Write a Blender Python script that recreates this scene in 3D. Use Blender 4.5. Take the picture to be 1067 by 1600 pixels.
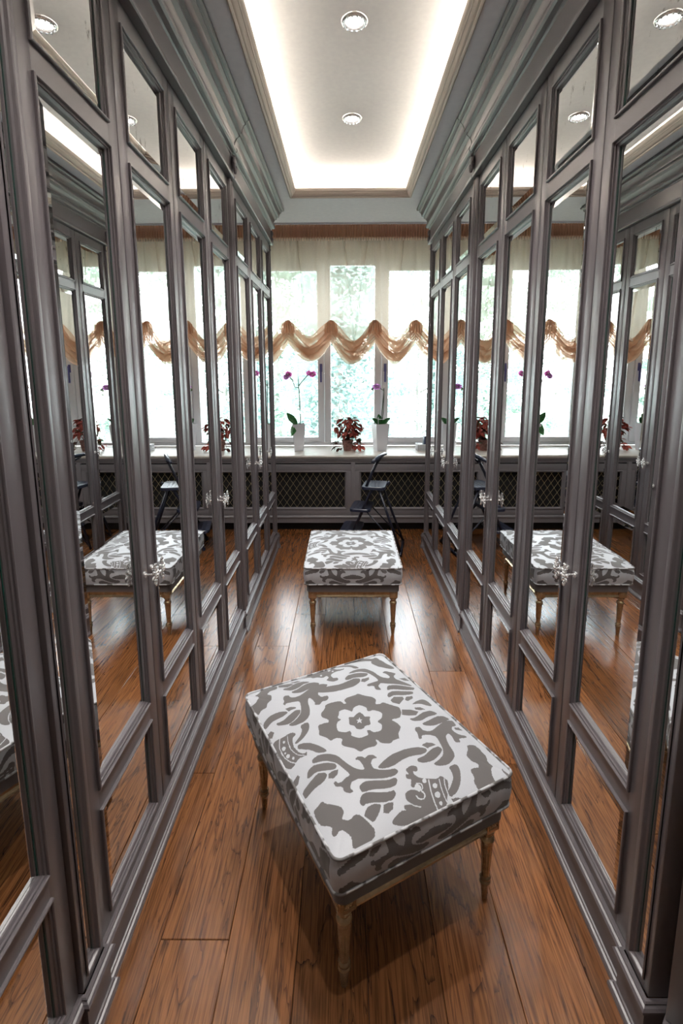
import bpy, bmesh, math, random
import numpy as np
from mathutils import Vector, Matrix

# ------------------------------------------------------------------ scene, camera, light
for _o in list(bpy.data.objects):
    bpy.data.objects.remove(_o)
SC = bpy.context.scene
COL = SC.collection
random.seed(7)

CAM_X, CAM_Z = -0.04, 1.5
R_RIGHT = Vector((0.99996591, 0.00761194, -0.00319878))
R_FWD = Vector((-0.00803438, 0.98635163, -0.16445642))
R_UP = Vector((0.00190329, 0.16447651, 0.98637916))
cam_data = bpy.data.cameras.new('camera')
cam_data.sensor_fit = 'AUTO'
cam_data.sensor_width = 36.0
cam_data.lens = 796.0 / 1600.0 * 36.0
cam_data.shift_y = -(800.0 - 712.0) / 1600.0      # a lens shift: the optical axis is above mid-frame
cam_data.clip_start = 0.02
cam_data.clip_end = 200
cam = bpy.data.objects.new('camera', cam_data)
COL.objects.link(cam)
m = Matrix.Identity(4)
for i in range(3):
    m[i][0] = R_RIGHT[i]; m[i][1] = R_UP[i]; m[i][2] = -R_FWD[i]
m[0][3] = CAM_X; m[1][3] = 0.0; m[2][3] = CAM_Z
cam.matrix_world = m
SC.camera = cam

SKY = 9.5            # bright overcast daylight
COVE = 30.0          # warm LED strips in the ceiling tray
SPOT = 44.0          # each recessed downlight
EXPOSURE = 0.95

world = bpy.data.worlds.new('overcast_sky')
SC.world = world
world.use_nodes = True
wn = world.node_tree.nodes
wn['Background'].inputs[0].default_value = (0.90, 0.945, 1.0, 1)
wn['Background'].inputs[1].default_value = SKY

vs = SC.view_settings
vs.view_transform = 'Standard'
vs.look = 'None'
vs.gamma = 1.0
vs.use_curve_mapping = False
vs.exposure = EXPOSURE
try:
    SC.cycles.max_bounces = 14
    SC.cycles.diffuse_bounces = 5
    SC.cycles.glossy_bounces = 8
    SC.cycles.transparent_max_bounces = 24
    SC.cycles.transmission_bounces = 8
    SC.cycles.sample_clamp_indirect = 6.0
    SC.cycles.caustics_reflective = True
except Exception:
    pass

# daylight portal filling the window opening (guides sky samples, gives no light of its own)
pd = bpy.data.lights.new('window_portal', 'AREA')
pd.shape = 'RECTANGLE'; pd.size = 2.2; pd.size_y = 1.86
try:
    pd.cycles.is_portal = True
except Exception:
    pd.energy = 0.0
po = bpy.data.objects.new('window_portal', pd)
COL.objects.link(po)
po.location = (0.0, 5.34, 1.67)
po.rotation_euler = (math.radians(-90), 0, 0)

# ------------------------------------------------------------------ helpers
class MB:
    def __init__(s):
        s.v = []; s.f = []
    def add(s, vs_, fs_):
        o = len(s.v); s.v += [tuple(q) for q in vs_]; s.f += [tuple(i + o for i in f) for f in fs_]
        return s
    def box(s, a, b, bev=0.0):
        x0, y0, z0 = a; x1, y1, z1 = b
        if bev <= 0:
            vs_ = [(x0,y0,z0),(x1,y0,z0),(x1,y1,z0),(x0,y1,z0),(x0,y0,z1),(x1,y0,z1),(x1,y1,z1),(x0,y1,z1)]
            return s.add(vs_, [(0,3,2,1),(4,5,6,7),(0,1,5,4),(1,2,6,5),(2,3,7,6),(3,0,4,7)])
        bm = bmesh.new()
        bmesh.ops.create_cube(bm, size=1)
        for q in bm.verts:
            q.co = Vector(((x0+x1)/2 + q.co.x*(x1-x0), (y0+y1)/2 + q.co.y*(y1-y0), (z0+z1)/2 + q.co.z*(z1-z0)))
        bmesh.ops.bevel(bm, geom=bm.edges[:], offset=bev, segments=2, affect='EDGES', profile=0.5)
        bm.verts.index_update()
        s.add([q.co[:] for q in bm.verts], [[q.index for q in f.verts] for f in bm.faces])
        bm.free()
        return s
    def lathe(s, prof, n=24, c=(0,0,0), flute=None, caps=True):
        vs_ = []; fs_ = []
        for r, z in prof:
            for k in range(n):
                a = 2*math.pi*k/n
                rr = r*(flute(z, k) if flute else 1)
                vs_.append((c[0]+rr*math.cos(a), c[1]+rr*math.sin(a), c[2]+z))
        for i in range(len(prof)-1):
            for k in range(n):
                k2 = (k+1) % n
                fs_.append((i*n+k, i*n+k2, (i+1)*n+k2, (i+1)*n+k))
        if caps:
            fs_.append(tuple(reversed(range(n)))); fs_.append(tuple(range((len(prof)-1)*n, len(prof)*n)))
        return s.add(vs_, fs_)
    def tube(s, pts, r, n=8, closed=False, caps=True):
        P = [Vector(p) for p in pts]; L = len(P)
        rs = r if isinstance(r, (list, tuple)) else [r]*L
        vs_ = []; fs_ = []
        up = None
        for i in range(L):
            if closed: t = P[(i+1) % L] - P[i-1]
            else: t = P[min(i+1, L-1)] - P[max(i-1, 0)]
            t.normalize()
            if up is None:
                up = Vector((0,0,1)) if abs(t.z) < .9 else Vector((1,0,0))
            a = t.cross(up)
            if a.length < 1e-5: a = t.cross(Vector((0.3,1,0.2)))
            a.normalize(); b = a.cross(t); b.normalize(); up = b
            for k in range(n):
                an = 2*math.pi*k/n
                vs_.append(P[i] + a*math.cos(an)*rs[i] + b*math.sin(an)*rs[i])
        m_ = L if closed else L-1
        for i in range(m_):
            j = (i+1) % L
            for k in range(n):
                k2 = (k+1) % n
                fs_.append((i*n+k, i*n+k2, j*n+k2, j*n+k))
        if caps and not closed:
            fs_.append(tuple(reversed(range(n)))); fs_.append(tuple(range((L-1)*n, L*n)))
        return s.add(vs_, fs_)
    def sweep(s, path, prof, closed=False, caps=True):
        """profile (offset, z) along a flat path; offset is to the right of travel; mitred corners"""
        L = len(path); n = len(prof)
        seg = []
        cnt = L if closed else L-1
        for i in range(cnt):
            a = Vector(path[i]); b = Vector(path[(i+1) % L]); d = (b-a).normalized()
            seg.append(Vector((d.y, -d.x)))
        vs_ = []; fs_ = []
        for i in range(L):
            if closed: n1, n2 = seg[i-1], seg[i]
            else: n1, n2 = seg[max(i-1,0)], seg[min(i, cnt-1)]
            mi = (n1+n2)/(1+n1.dot(n2))
            for p, z in prof:
                vs_.append((path[i][0]+mi.x*p, path[i][1]+mi.y*p, z))
        for i in range(cnt):
            j = (i+1) % L
            for k in range(n-1):
                fs_.append((i*n+k, j*n+k, j*n+k+1, i*n+k+1))
        if caps and not closed:
            fs_.append(tuple(range(n))); fs_.append(tuple(reversed(range((L-1)*n, L*n))))
        return s.add(vs_, fs_)
    def ellipsoid(s, c, r, n=8, m_=6, rot=None):
        prof = []
        vs_ = []; fs_ = []
        for i in range(m_+1):
            th = math.pi*i/m_
            for k in range(n):
                a = 2*math.pi*k/n
                q = Vector((r[0]*math.sin(th)*math.cos(a), r[1]*math.sin(th)*math.sin(a), r[2]*math.cos(th)))
                if rot: q = rot @ q
                vs_.append((c[0]+q.x, c[1]+q.y, c[2]+q.z))
        for i in range(m_):
            for k in range(n):
                k2 = (k+1) % n
                fs_.append((i*n+k, (i+1)*n+k, (i+1)*n+k2, i*n+k2))
        return s.add(vs_, fs_)
    def grid(s, fn, nu, nv, closed_u=False):
        vs_ = [fn(i/(nu if closed_u else nu), j/nv) for j in range(nv+1) for i in range(nu if closed_u else nu+1)]
        w = nu if closed_u else nu+1
        fs_ = []
        for j in range(nv):
            for i in range(nu):
                i2 = (i+1) % w
                fs_.append((j*w+i, j*w+i2, (j+1)*w+i2, (j+1)*w+i))
        return s.add(vs_, fs_)
    def mesh(s, name, mat, smooth=False, angle=None):
        me = bpy.data.meshes.new(name)
        me.from_pydata(s.v, [], s.f)
        me.update()
        bm = bmesh.new(); bm.from_mesh(me)
        bmesh.ops.remove_doubles(bm, verts=bm.verts, dist=1e-6)
        bmesh.ops.recalc_face_normals(bm, faces=bm.faces)
        bm.to_mesh(me); bm.free()
        if mat: me.materials.append(mat)
        if smooth:
            for p in me.polygons: p.use_smooth = True
            if angle is not None:
                try: me.set_sharp_from_angle(angle=math.radians(angle))
                except Exception: pass
        return me
    def build(s, name, mat, parent=None, smooth=False, angle=None, loc=None, rotz=None):
        return link(name, s.mesh(name, mat, smooth, angle), parent, loc, rotz)

def link(name, data, parent=None, loc=None, rotz=None):
    o = bpy.data.objects.new(name, data)
    COL.objects.link(o)
    if parent: o.parent = parent
    if loc is not None: o.location = loc
    if rotz is not None: o.rotation_euler = (0, 0, rotz)
    return o

def tag(o, label=None, cat=None, group=None, kind=None):
    if label: o['label'] = label
    if cat: o['category'] = cat
    if group: o['group'] = group
    if kind: o['kind'] = kind
    return o

def thing(name, label, cat, loc=(0,0,0), rotz=0, group=None, kind=None):
    o = link(name, None, None, loc, rotz)
    o.empty_display_size = 0.1
    return tag(o, label, cat, group, kind)

def copy_tree(o, parent=None):
    c = o.copy(); COL.objects.link(c); c.parent = parent
    for ch in list(o.children):
        copy_tree(ch, c)
    return c

def srgb(r, g, b):
    f = lambda c: (c/255/12.92) if c/255 <= 0.04045 else ((c/255+0.055)/1.055)**2.4
    return (f(r), f(g), f(b), 1)

def mat(name, col, rough=0.5, metal=0.0, spec=0.5, coat=0.0, sheen=0.0, emit=None, es=0.0):
    m_ = bpy.data.materials.new(name); m_.use_nodes = True
    b = m_.node_tree.nodes['Principled BSDF']
    b.inputs['Base Color'].default_value = col
    b.inputs['Roughness'].default_value = rough
    b.inputs['Metallic'].default_value = metal
    b.inputs['Specular IOR Level'].default_value = spec
    b.inputs['Coat Weight'].default_value = coat
    b.inputs['Sheen Weight'].default_value = sheen
    if emit:
        b.inputs['Emission Color'].default_value = emit
        b.inputs['Emission Strength'].default_value = es
    return m_

def N(m_, t, **kw):
    n_ = m_.node_tree.nodes.new(t)
    for k, v_ in kw.items(): setattr(n_, k, v_)
    return n_
def LK(m_, a, b): m_.node_tree.links.new(a, b)
def BS(m_): return m_.node_tree.nodes['Principled BSDF']

def noisy(m_, c1, c2, scale=(20,20,20), detail=4, lo=.35, hi=.65, bump=0.0, bdist=.002):
    """two-tone procedural mottling in object space, with optional bump"""
    tc = N(m_, 'ShaderNodeTexCoord'); mp = N(m_, 'ShaderNodeMapping'); mp.inputs['Scale'].default_value = scale
    ns = N(m_, 'ShaderNodeTexNoise'); ns.inputs['Scale'].default_value = 1.0; ns.inputs['Detail'].default_value = detail
    rp = N(m_, 'ShaderNodeValToRGB'); rp.color_ramp.elements[0].position = lo; rp.color_ramp.elements[1].position = hi
    rp.color_ramp.elements[0].color = c1; rp.color_ramp.elements[1].color = c2
    LK(m_, tc.outputs['Object'], mp.inputs[0]); LK(m_, mp.outputs[0], ns.inputs['Vector']); LK(m_, ns.outputs['Fac'], rp.inputs[0])
    LK(m_, rp.outputs[0], BS(m_).inputs['Base Color'])
    if bump:
        bp = N(m_, 'ShaderNodeBump'); bp.inputs['Strength'].default_value = bump; bp.inputs['Distance'].default_value = bdist
        LK(m_, ns.outputs['Fac'], bp.inputs['Height']); LK(m_, bp.outputs[0], BS(m_).inputs['Normal'])
    return m_

# ------------------------------------------------------------------ materials
M = {}
M['cab'] = noisy(mat('taupe_lacquer', srgb(92,86,89), 0.32, spec=0.7), srgb(91,85,88), srgb(93,87,90), (300,300,300), 2)
M['rad'] = noisy(mat('brightened_taupe_lacquer', srgb(128,123,127), 0.36, spec=0.6), srgb(127,122,126), srgb(129,124,128), (300,300,300), 2)  # cabinet taupe, lightened to stand in for light missing on the radiator cover
M['cabdark'] = mat('wardrobe_inside', srgb(60,55,54), 0.6)
def mirror_mat(name, antique):
    m_ = mat(name, (0.87, 0.885, 0.88, 1), 0.0, 1.0)
    if antique:
        tc = N(m_, 'ShaderNodeTexCoord'); mp = N(m_, 'ShaderNodeMapping'); mp.inputs['Scale'].default_value = (9, 9, 5)
        ns = N(m_, 'ShaderNodeTexNoise'); ns.inputs['Scale'].default_value = 2.2; ns.inputs['Detail'].default_value = 9; ns.inputs['Roughness'].default_value = .75
        oi = N(m_, 'ShaderNodeObjectInfo'); ad = N(m_, 'ShaderNodeVectorMath', operation='ADD')
        cb = N(m_, 'ShaderNodeCombineXYZ'); mu = N(m_, 'ShaderNodeMath', operation='MULTIPLY'); mu.inputs[1].default_value = 37.0
        LK(m_, oi.outputs['Random'], mu.inputs[0]); LK(m_, mu.outputs[0], cb.inputs[0]); LK(m_, mu.outputs[0], cb.inputs[2])
        LK(m_, tc.outputs['Object'], mp.inputs[0]); LK(m_, mp.outputs[0], ad.inputs[0]); LK(m_, cb.outputs[0], ad.inputs[1])
        LK(m_, ad.outputs[0], ns.inputs['Vector'])
        rp = N(m_, 'ShaderNodeValToRGB'); e = rp.color_ramp.elements
        e[0].position = .335; e[0].color = (0.20, 0.195, 0.19, 1); e[1].position = .40; e[1].color = (0.80, 0.81, 0.80, 1)
        LK(m_, ns.outputs['Fac'], rp.inputs[0]); LK(m_, rp.outputs[0], BS(m_).inputs['Base Color'])
    return m_
M['mirror'] = mirror_mat('mirror_glass', False)
M['mirror_old'] = mirror_mat('foxed_mirror_glass', True)
M['glass_edge'] = mat('green_glass_edge', (0.01, 0.09, 0.065, 1), 0.08, 0.0, 0.8)
M['chrome'] = mat('polished_silver', (0.92, 0.92, 0.92, 1), 0.14, 0.8)
M['soffit'] = noisy(mat('soffit_paint', srgb(222,224,232), 0.62), srgb(220,222,230), srgb(225,227,234), (30,30,30), 3)
M['ceil'] = noisy(mat('ceiling_paint', srgb(222,222,224), 0.7), srgb(220,220,222), srgb(225,225,226), (40,40,40), 3)
M['traymould'] = mat('tray_moulding_paint', srgb(196,184,172), 0.45)
M['wall'] = noisy(mat('wall_paint', srgb(214,208,200), 0.7), srgb(210,204,196), srgb(217,211,203), (25,25,25), 3, bump=.05)
M['white'] = mat('white_window_paint', srgb(232,232,236), 0.35)
M['sill'] = noisy(mat('cream_stone_sill', srgb(226,220,212), 0.30), srgb(218,211,203), srgb(233,228,221), (14,30,14), 6)
M['gold'] = noisy(mat('antique_gold_leaf', srgb(180,156,122), 0.24, 0.72), srgb(160,136,104), srgb(198,176,142), (40,40,40), 5, bump=.15)
M['brass'] = mat('brass_wire', srgb(205,190,150), 0.30, 0.9)
M['black'] = mat('shadow_black', (0.012,0.012,0.012,1), 0.8)
M['ladder'] = mat('blue_black_metal', srgb(26,30,46), 0.28, 0.1, 0.6)
M['ladder_step'] = mat('blue_black_plastic_tread', srgb(36,42,62), 0.33, 0.0, 0.6)
M['pot'] = mat('white_glazed_pot', srgb(226,226,232), 0.22, coat=.4)
M['leafgreen'] = noisy(mat('orchid_leaf', srgb(40,110,52), 0.3), srgb(30,92,44), srgb(62,138,64), (60,60,60), 3)
M['stem'] = mat('orchid_stem', srgb(48,62,42), 0.5)
M['petal'] = noisy(mat('orchid_petal', srgb(150,30,120), 0.5, sheen=.3), srgb(170,30,130), srgb(232,150,212), (150,150,150), 3)
M['petal_pale'] = noisy(mat('pale_orchid_petal', srgb(190,90,190), 0.5, sheen=.3), srgb(165,60,170), srgb(235,190,232), (150,150,150), 3)
for _k in ('petal', 'petal_pale'):
    _m = M[_k]; _t = N(_m, 'ShaderNodeBsdfTranslucent'); _x = N(_m, 'ShaderNodeMixShader'); _x.inputs[0].default_value = .5
    LK(_m, BS(_m).inputs['Base Color'].links[0].from_socket, _t.inputs[0]); LK(_m, BS(_m).outputs[0], _x.inputs[1]); LK(_m, _t.outputs[0], _x.inputs[2]); LK(_m, _x.outputs[0], _m.node_tree.nodes['Material Output'].inputs[0])
M['lip'] = mat('orchid_lip', srgb(245,225,240), 0.5)
M['bud'] = mat('orchid_bud', srgb(92,120,70), 0.5)
M['clay'] = noisy(mat('terracotta_pot', srgb(140,98,90), 0.7), srgb(120,82,76), srgb(160,116,106), (50,50,50), 4)
M['soil'] = mat('bark_soil', srgb(70,56,46), 0.9)
M['basket'] = mat('white_basket', srgb(232,232,234), 0.4)
M['navy'] = mat('navy_plastic', srgb(32,44,84), 0.35)
M['handle'] = mat('blue_film_handle', srgb(92,92,150), 0.3)
M['led'] = mat('warm_led', (1,1,1,1), 0.5, emit=(1.0, 0.88, 0.72, 1), es=COVE)
M['lamp'] = mat('lamp_glow', (1,1,1,1), 0.5, emit=(1.0, 0.95, 0.88, 1), es=22.0)
M['crystal'] = mat('cut_crystal', (0.75,0.8,0.85,1), 0.05, 0.85)
M['bark'] = noisy(mat('tree_bark', srgb(128,126,120), 0.9), srgb(110,110,104), srgb(150,148,140), (6,6,2), 5)
M['lawn'] = noisy(mat('lawn', srgb(140,150,140), 0.95), srgb(130,142,128), srgb(165,174,164), (.6,.6,.6), 6)

def foliage_mat(name, a, b):
    m_ = mat(name, a, 0.6)
    noisy(m_, a, b, (.9,.9,.9), 4, .3, .7)
    nt = m_.node_tree
    tr = N(m_, 'ShaderNodeBsdfTranslucent'); mx = N(m_, 'ShaderNodeMixShader'); mx.inputs[0].default_value = .45
    out = nt.nodes['Material Output']
    src = BS(m_).inputs['Base Color'].links[0].from_socket
    LK(m_, src, tr.inputs[0]); LK(m_, BS(m_).outputs[0], mx.inputs[1]); LK(m_, tr.outputs[0], mx.inputs[2]); LK(m_, mx.outputs[0], out.inputs[0])
    return m_
M['fol'] = [foliage_mat('foliage_bluegreen', srgb(84,110,105), srgb(142,164,158)),
            foliage_mat('foliage_green', srgb(90,116,102), srgb(150,170,158)),
            foliage_mat('foliage_pale', srgb(114,138,132), srgb(170,188,182))]
M['coleus_red'] = noisy(mat('coleus_red_leaf', srgb(160,62,52), 0.5), srgb(120,40,40), srgb(205,100,82), (60,60,60), 3)
M['coleus_dark'] = noisy(mat('coleus_dark_leaf', srgb(82,52,44), 0.5), srgb(60,40,36), srgb(120,66,56), (60,60,60), 3)
M['coleus_green'] = noisy(mat('coleus_green_leaf', srgb(84,84,52), 0.5), srgb(60,66,40), srgb(112,96,64), (60,60,60), 3)

def thin_glass():
    m_ = bpy.data.materials.new('window_glass'); m_.use_nodes = True
    nt = m_.node_tree; nt.nodes.remove(BS(m_))
    t = N(m_, 'ShaderNodeBsdfTransparent'); t.inputs[0].default_value = (.97,.985,.98,1)
    g = N(m_, 'ShaderNodeBsdfGlossy'); g.inputs['Roughness'].default_value = 0.0
    fr = N(m_, 'ShaderNodeFresnel'); fr.inputs[0].default_value = 1.45
    mx = N(m_, 'ShaderNodeMixShader')
    LK(m_, fr.outputs[0], mx.inputs[0]); LK(m_, t.outputs[0], mx.inputs[1]); LK(m_, g.outputs[0], mx.inputs[2])
    LK(m_, mx.outputs[0], nt.nodes['Material Output'].inputs[0])
    return m_
M['glass'] = thin_glass()

def sheer(name, tint, body, opac):
    """woven voile: light passes between the threads, the threads glow when lit from behind"""
    m_ = bpy.data.materials.new(name); m_.use_nodes = True
    nt = m_.node_tree; nt.nodes.remove(BS(m_))
    t = N(m_, 'ShaderNodeBsdfTransparent'); t.inputs[0].default_value = tint
    d = N(m_, 'ShaderNodeBsdfDiffuse'); d.inputs[0].default_value = body
    l = N(m_, 'ShaderNodeBsdfTranslucent'); l.inputs[0].default_value = body
    a = N(m_, 'ShaderNodeMixShader'); a.inputs[0].default_value = .5
    b = N(m_, 'ShaderNodeMixShader')
    tc = N(m_, 'ShaderNodeTexCoord'); ns = N(m_, 'ShaderNodeTexNoise'); ns.inputs['Scale'].default_value = 160
    mr = N(m_, 'ShaderNodeMapRange'); mr.inputs[3].default_value = opac-.06; mr.inputs[4].default_value = opac+.06
    LK(m_, tc.outputs['Object'], ns.inputs['Vector']); LK(m_, ns.outputs['Fac'], mr.inputs[0]); LK(m_, mr.outputs[0], b.inputs[0])
    LK(m_, d.outputs[0], a.inputs[1]); LK(m_, l.outputs[0], a.inputs[2])
    LK(m_, t.outputs[0], b.inputs[1]); LK(m_, a.outputs[0], b.inputs[2])
    LK(m_, b.outputs[0], nt.nodes['Material Output'].inputs[0])
    return m_
M['voile'] = sheer('cream_voile', (1,.985,.95,1), srgb(238,224,206), .52)
M['swag'] = sheer('gathered_cream_voile', (.97,.90,.82,1), srgb(216,182,158), .66)
M['frill'] = mat('cream_frill', srgb(236,212,188), 0.8)
M['tape'] = mat('pleated_header_fabric', srgb(230,184,152), 0.85)

def wood_mat():
    m_ = mat('walnut_plank', srgb(120,70,40), 0.25, spec=.65)
    oi = N(m_, 'ShaderNodeObjectInfo'); tc = N(m_, 'ShaderNodeTexCoord')
    mu = N(m_, 'ShaderNodeMath', operation='MULTIPLY'); mu.inputs[1].default_value = 53.0
    cb = N(m_, 'ShaderNodeCombineXYZ'); ad = N(m_, 'ShaderNodeVectorMath', operation='ADD')
    LK(m_, oi.outputs['Random'], mu.inputs[0])
    for k in range(3): LK(m_, mu.outputs[0], cb.inputs[k])
    LK(m_, tc.outputs['Object'], ad.inputs[0]); LK(m_, cb.outputs[0], ad.inputs[1])
    mp = N(m_, 'ShaderNodeMapping'); mp.inputs['Scale'].default_value = (5.0, .55, 5.0)
    LK(m_, ad.outputs[0], mp.inputs[0])
    n1 = N(m_, 'ShaderNodeTexNoise'); n1.inputs['Scale'].default_value = 1.6; n1.inputs['Detail'].default_value = 5; n1.inputs['Distortion'].default_value = .9
    LK(m_, mp.outputs[0], n1.inputs['Vector'])
    # growth rings: a saw of the broad noise gives cathedral grain
    rg = N(m_, 'ShaderNodeMath', operation='MULTIPLY'); rg.inputs[1].default_value = 11.0
    fr = N(m_, 'ShaderNodeMath', operation='FRACT')
    LK(m_, n1.outputs['Fac'], rg.inputs[0]); LK(m_, rg.outputs[0], fr.inputs[0])
    mp2 = N(m_, 'ShaderNodeMapping'); mp2.inputs['Scale'].default_value = (230, 7, 60)
    LK(m_, ad.outputs[0], mp2.inputs[0])
    n2 = N(m_, 'ShaderNodeTexNoise'); n2.inputs['Scale'].default_value = 1.0; n2.inputs['Detail'].default_value = 4
    LK(m_, mp2.outputs[0], n2.inputs['Vector'])
    r1 = N(m_, 'ShaderNodeValToRGB'); e = r1.color_ramp.elements
    e[0].position = .0; e[0].color = srgb(118,75,43); e[1].position = 1.0; e[1].color = srgb(74,45,27)
    x = e.new(.78); x.color = srgb(128,83,48)
    LK(m_, fr.outputs[0], r1.inputs[0])
    r2 = N(m_, 'ShaderNodeValToRGB'); e2 = r2.color_ramp.elements
    e2[0].position = .36; e2[0].color = (.52,.48,.45,1); e2[1].position = .58; e2[1].color = (1.05,1.03,1.0,1)
    LK(m_, n2.outputs['Fac'], r2.inputs[0])
    mx = N(m_, 'ShaderNodeMixRGB', blend_type='MULTIPLY'); mx.inputs[0].default_value = 1.0
    LK(m_, r1.outputs[0], mx.inputs[1]); LK(m_, r2.outputs[0], mx.inputs[2])
    hs = N(m_, 'ShaderNodeHueSaturation')
    mr = N(m_, 'ShaderNodeMapRange'); mr.inputs[3].default_value = .72; mr.inputs[4].default_value = 1.28
    LK(m_, oi.outputs['Random'], mr.inputs[0]); LK(m_, mr.outputs[0], hs.inputs['Value']); LK(m_, mx.outputs[0], hs.inputs['Color'])
    LK(m_, hs.outputs[0], BS(m_).inputs['Base Color'])
    bp = N(m_, 'ShaderNodeBump'); bp.inputs['Strength'].default_value = .12; bp.inputs['Distance'].default_value = .001
    LK(m_, n2.outputs['Fac'], bp.inputs['Height']); LK(m_, bp.outputs[0], BS(m_).inputs['Normal'])
    return m_
M['wood'] = wood_mat()

def fabric_mat():
    m_ = mat('damask_fabric', (1,1,1,1), 0.55, spec=.35, sheen=.25)
    at = N(m_, 'ShaderNodeAttribute', attribute_name='damask')
    tc = N(m_, 'ShaderNodeTexCoord')
    mp = N(m_, 'ShaderNodeMapping'); mp.inputs['Scale'].default_value = (900, 900, 900); LK(m_, tc.outputs['Object'], mp.inputs[0])
    ns = N(m_, 'ShaderNodeTexNoise'); ns.inputs['Scale'].default_value = 1; ns.inputs['Detail'].default_value = 2; LK(m_, mp.outputs[0], ns.inputs['Vector'])
    rp = N(m_, 'ShaderNodeValToRGB'); rp.color_ramp.elements[0].position = .4; rp.color_ramp.elements[1].position = .6
    rp.color_ramp.elements[0].color = srgb(178,180,187); rp.color_ramp.elements[1].color = srgb(92,88,88)
    LK(m_, at.outputs['Fac'], rp.inputs[0])
    mx = N(m_, 'ShaderNodeMixRGB', blend_type='MULTIPLY'); mx.inputs[0].default_value = .22
    LK(m_, rp.outputs[0], mx.inputs[1]); LK(m_, ns.outputs['Fac'], mx.inputs[2])
    LK(m_, mx.outputs[0], BS(m_).inputs['Base Color'])
    mr = N(m_, 'ShaderNodeMapRange'); mr.inputs[3].default_value = .42; mr.inputs[4].default_value = .7
    LK(m_, at.outputs['Fac'], mr.inputs[0]); LK(m_, mr.outputs[0], BS(m_).inputs['Roughness'])
    bp = N(m_, 'ShaderNodeBump'); bp.inputs['Strength'].default_value = .12; bp.inputs['Distance'].default_value = .0006
    LK(m_, ns.outputs['Fac'], bp.inputs['Height']); LK(m_, bp.outputs[0], BS(m_).inputs['Normal'])
    return m_
M['fabric'] = fabric_mat()
M['piping'] = noisy(mat('damask_piping', srgb(150,145,144), 0.5), srgb(88,84,83), srgb(176,176,180), (26,26,26), 2, .47, .53)

# ------------------------------------------------------------------ dimensions (metres)
HALF = 0.637            # wardrobe door plane from the corridor's centre line
WALLX = 1.25
PITCH = 0.4375          # door width
Y_A = 1.017             # near edge of the first full door
Z_SOFFIT = 2.77
Z_UP = 2.92
Y_END = 4.1605          # far end of the wardrobes
Y_NICHE = 4.69          # soffit edge, curtain niche behind it
Y_WIN = 5.20            # inner face of window wall
Z_SILL = 0.73
PI = math.pi

# ------------------------------------------------------------------ room shell
fl = MB().box((-1.33,-1.85,-.10), (1.33,5.4,-.014)).build('floor', M['black'])
tag(fl, kind='structure', label='dark walnut plank floor running down the corridor')
PW = 0.1835
seam0 = 0.013
cols = []
k = -8
while True:
    x0 = seam0 + k*PW; x1 = x0 + PW
    if x0 > WALLX: break
    if x1 > -WALLX: cols.append((k, max(x0, -WALLX+.002), min(x1, WALLX-.002)))
    k += 1
# end joints seen in the photograph, per column; other columns get a staggered set
joints = {-3: [-.55, 1.129, 2.60], -2: [-1.0, .40, 2.973], -1: [-.2, 1.9, 3.75], 0: [-.9, .7, 3.3], 1: [-.4, 1.45, 4.2], 2: [-1.0, .85, 2.364, 4.4], 3: [.1, 1.75, 3.6], -4: [.2, 1.7, 3.9]}
plank_cache = {}
for k, x0, x1 in cols:
    js = [-1.8] + joints.get(k, [-.7 + (k*.53) % 1.2, 1.0 + (k*.71) % 1.3, 3.0 + (k*.37) % 1.0]) + [Y_WIN-.002]
    for a, b in zip(js[:-1], js[1:]):
        key = (round(x1-x0,3), round(b-a,3))
        if key not in plank_cache:
            w, l = (x1-x0)/2-.0006, (b-a)/2-.0006
            c = .0014
            mb = MB()
            mb.add([(-w,-l,-.0135),(w,-l,-.0135),(w,l,-.0135),(-w,l,-.0135),(-w,-l,-c),(w,-l,-c),(w,l,-c),(-w,l,-c),(-w+c,-l+c,0),(w-c,-l+c,0),(w-c,l-c,0),(-w+c,l-c,0)],
                   [(0,1,5,4),(1,2,6,5),(2,3,7,6),(3,0,4,7),(4,5,9,8),(5,6,10,9),(6,7,11,10),(7,4,8,11),(8,9,10,11)])
            plank_cache[key] = mb.mesh('plank', M['wood'])
        link('plank', plank_cache[key], fl, ((x0+x1)/2, (a+b)/2, 0))

for nm, x0, x1 in (('wall_left', -WALLX-.08, -WALLX), ('wall_right', WALLX, WALLX+.08)):
    w = MB().box((x0,-1.85,0), (x1,5.4,3.05)).build(nm, M['wall']); tag(w, kind='structure', label=('left' if x0 < 0 else 'right')+' side wall behind the wardrobes')
w = MB().box((-WALLX,-1.85,0), (WALLX,-1.8,3.05)).build('wall_front', M['wall']); tag(w, kind='structure', label='plain wall behind the viewer')
WX0, WX1, WZ1 = -1.10, 1.10, 2.56
M['wall_pale'] = mat('window_wall_paint', srgb(240,236,228), 0.7)
wb = MB().box((-WALLX,Y_WIN,0), (WALLX,Y_WIN+.2,Z_SILL-.01)).box((-WALLX,Y_WIN,WZ1), (WALLX,Y_WIN+.2,3.05)).box((-WALLX,Y_WIN,Z_SILL-.01), (WX0,Y_WIN+.2,WZ1)).box((WX1,Y_WIN,Z_SILL-.01), (WALLX,Y_WIN+.2,WZ1)).build('wall_back', M['wall_pale'])
tag(wb, kind='structure', label='window wall at the far end of the corridor')

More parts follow.
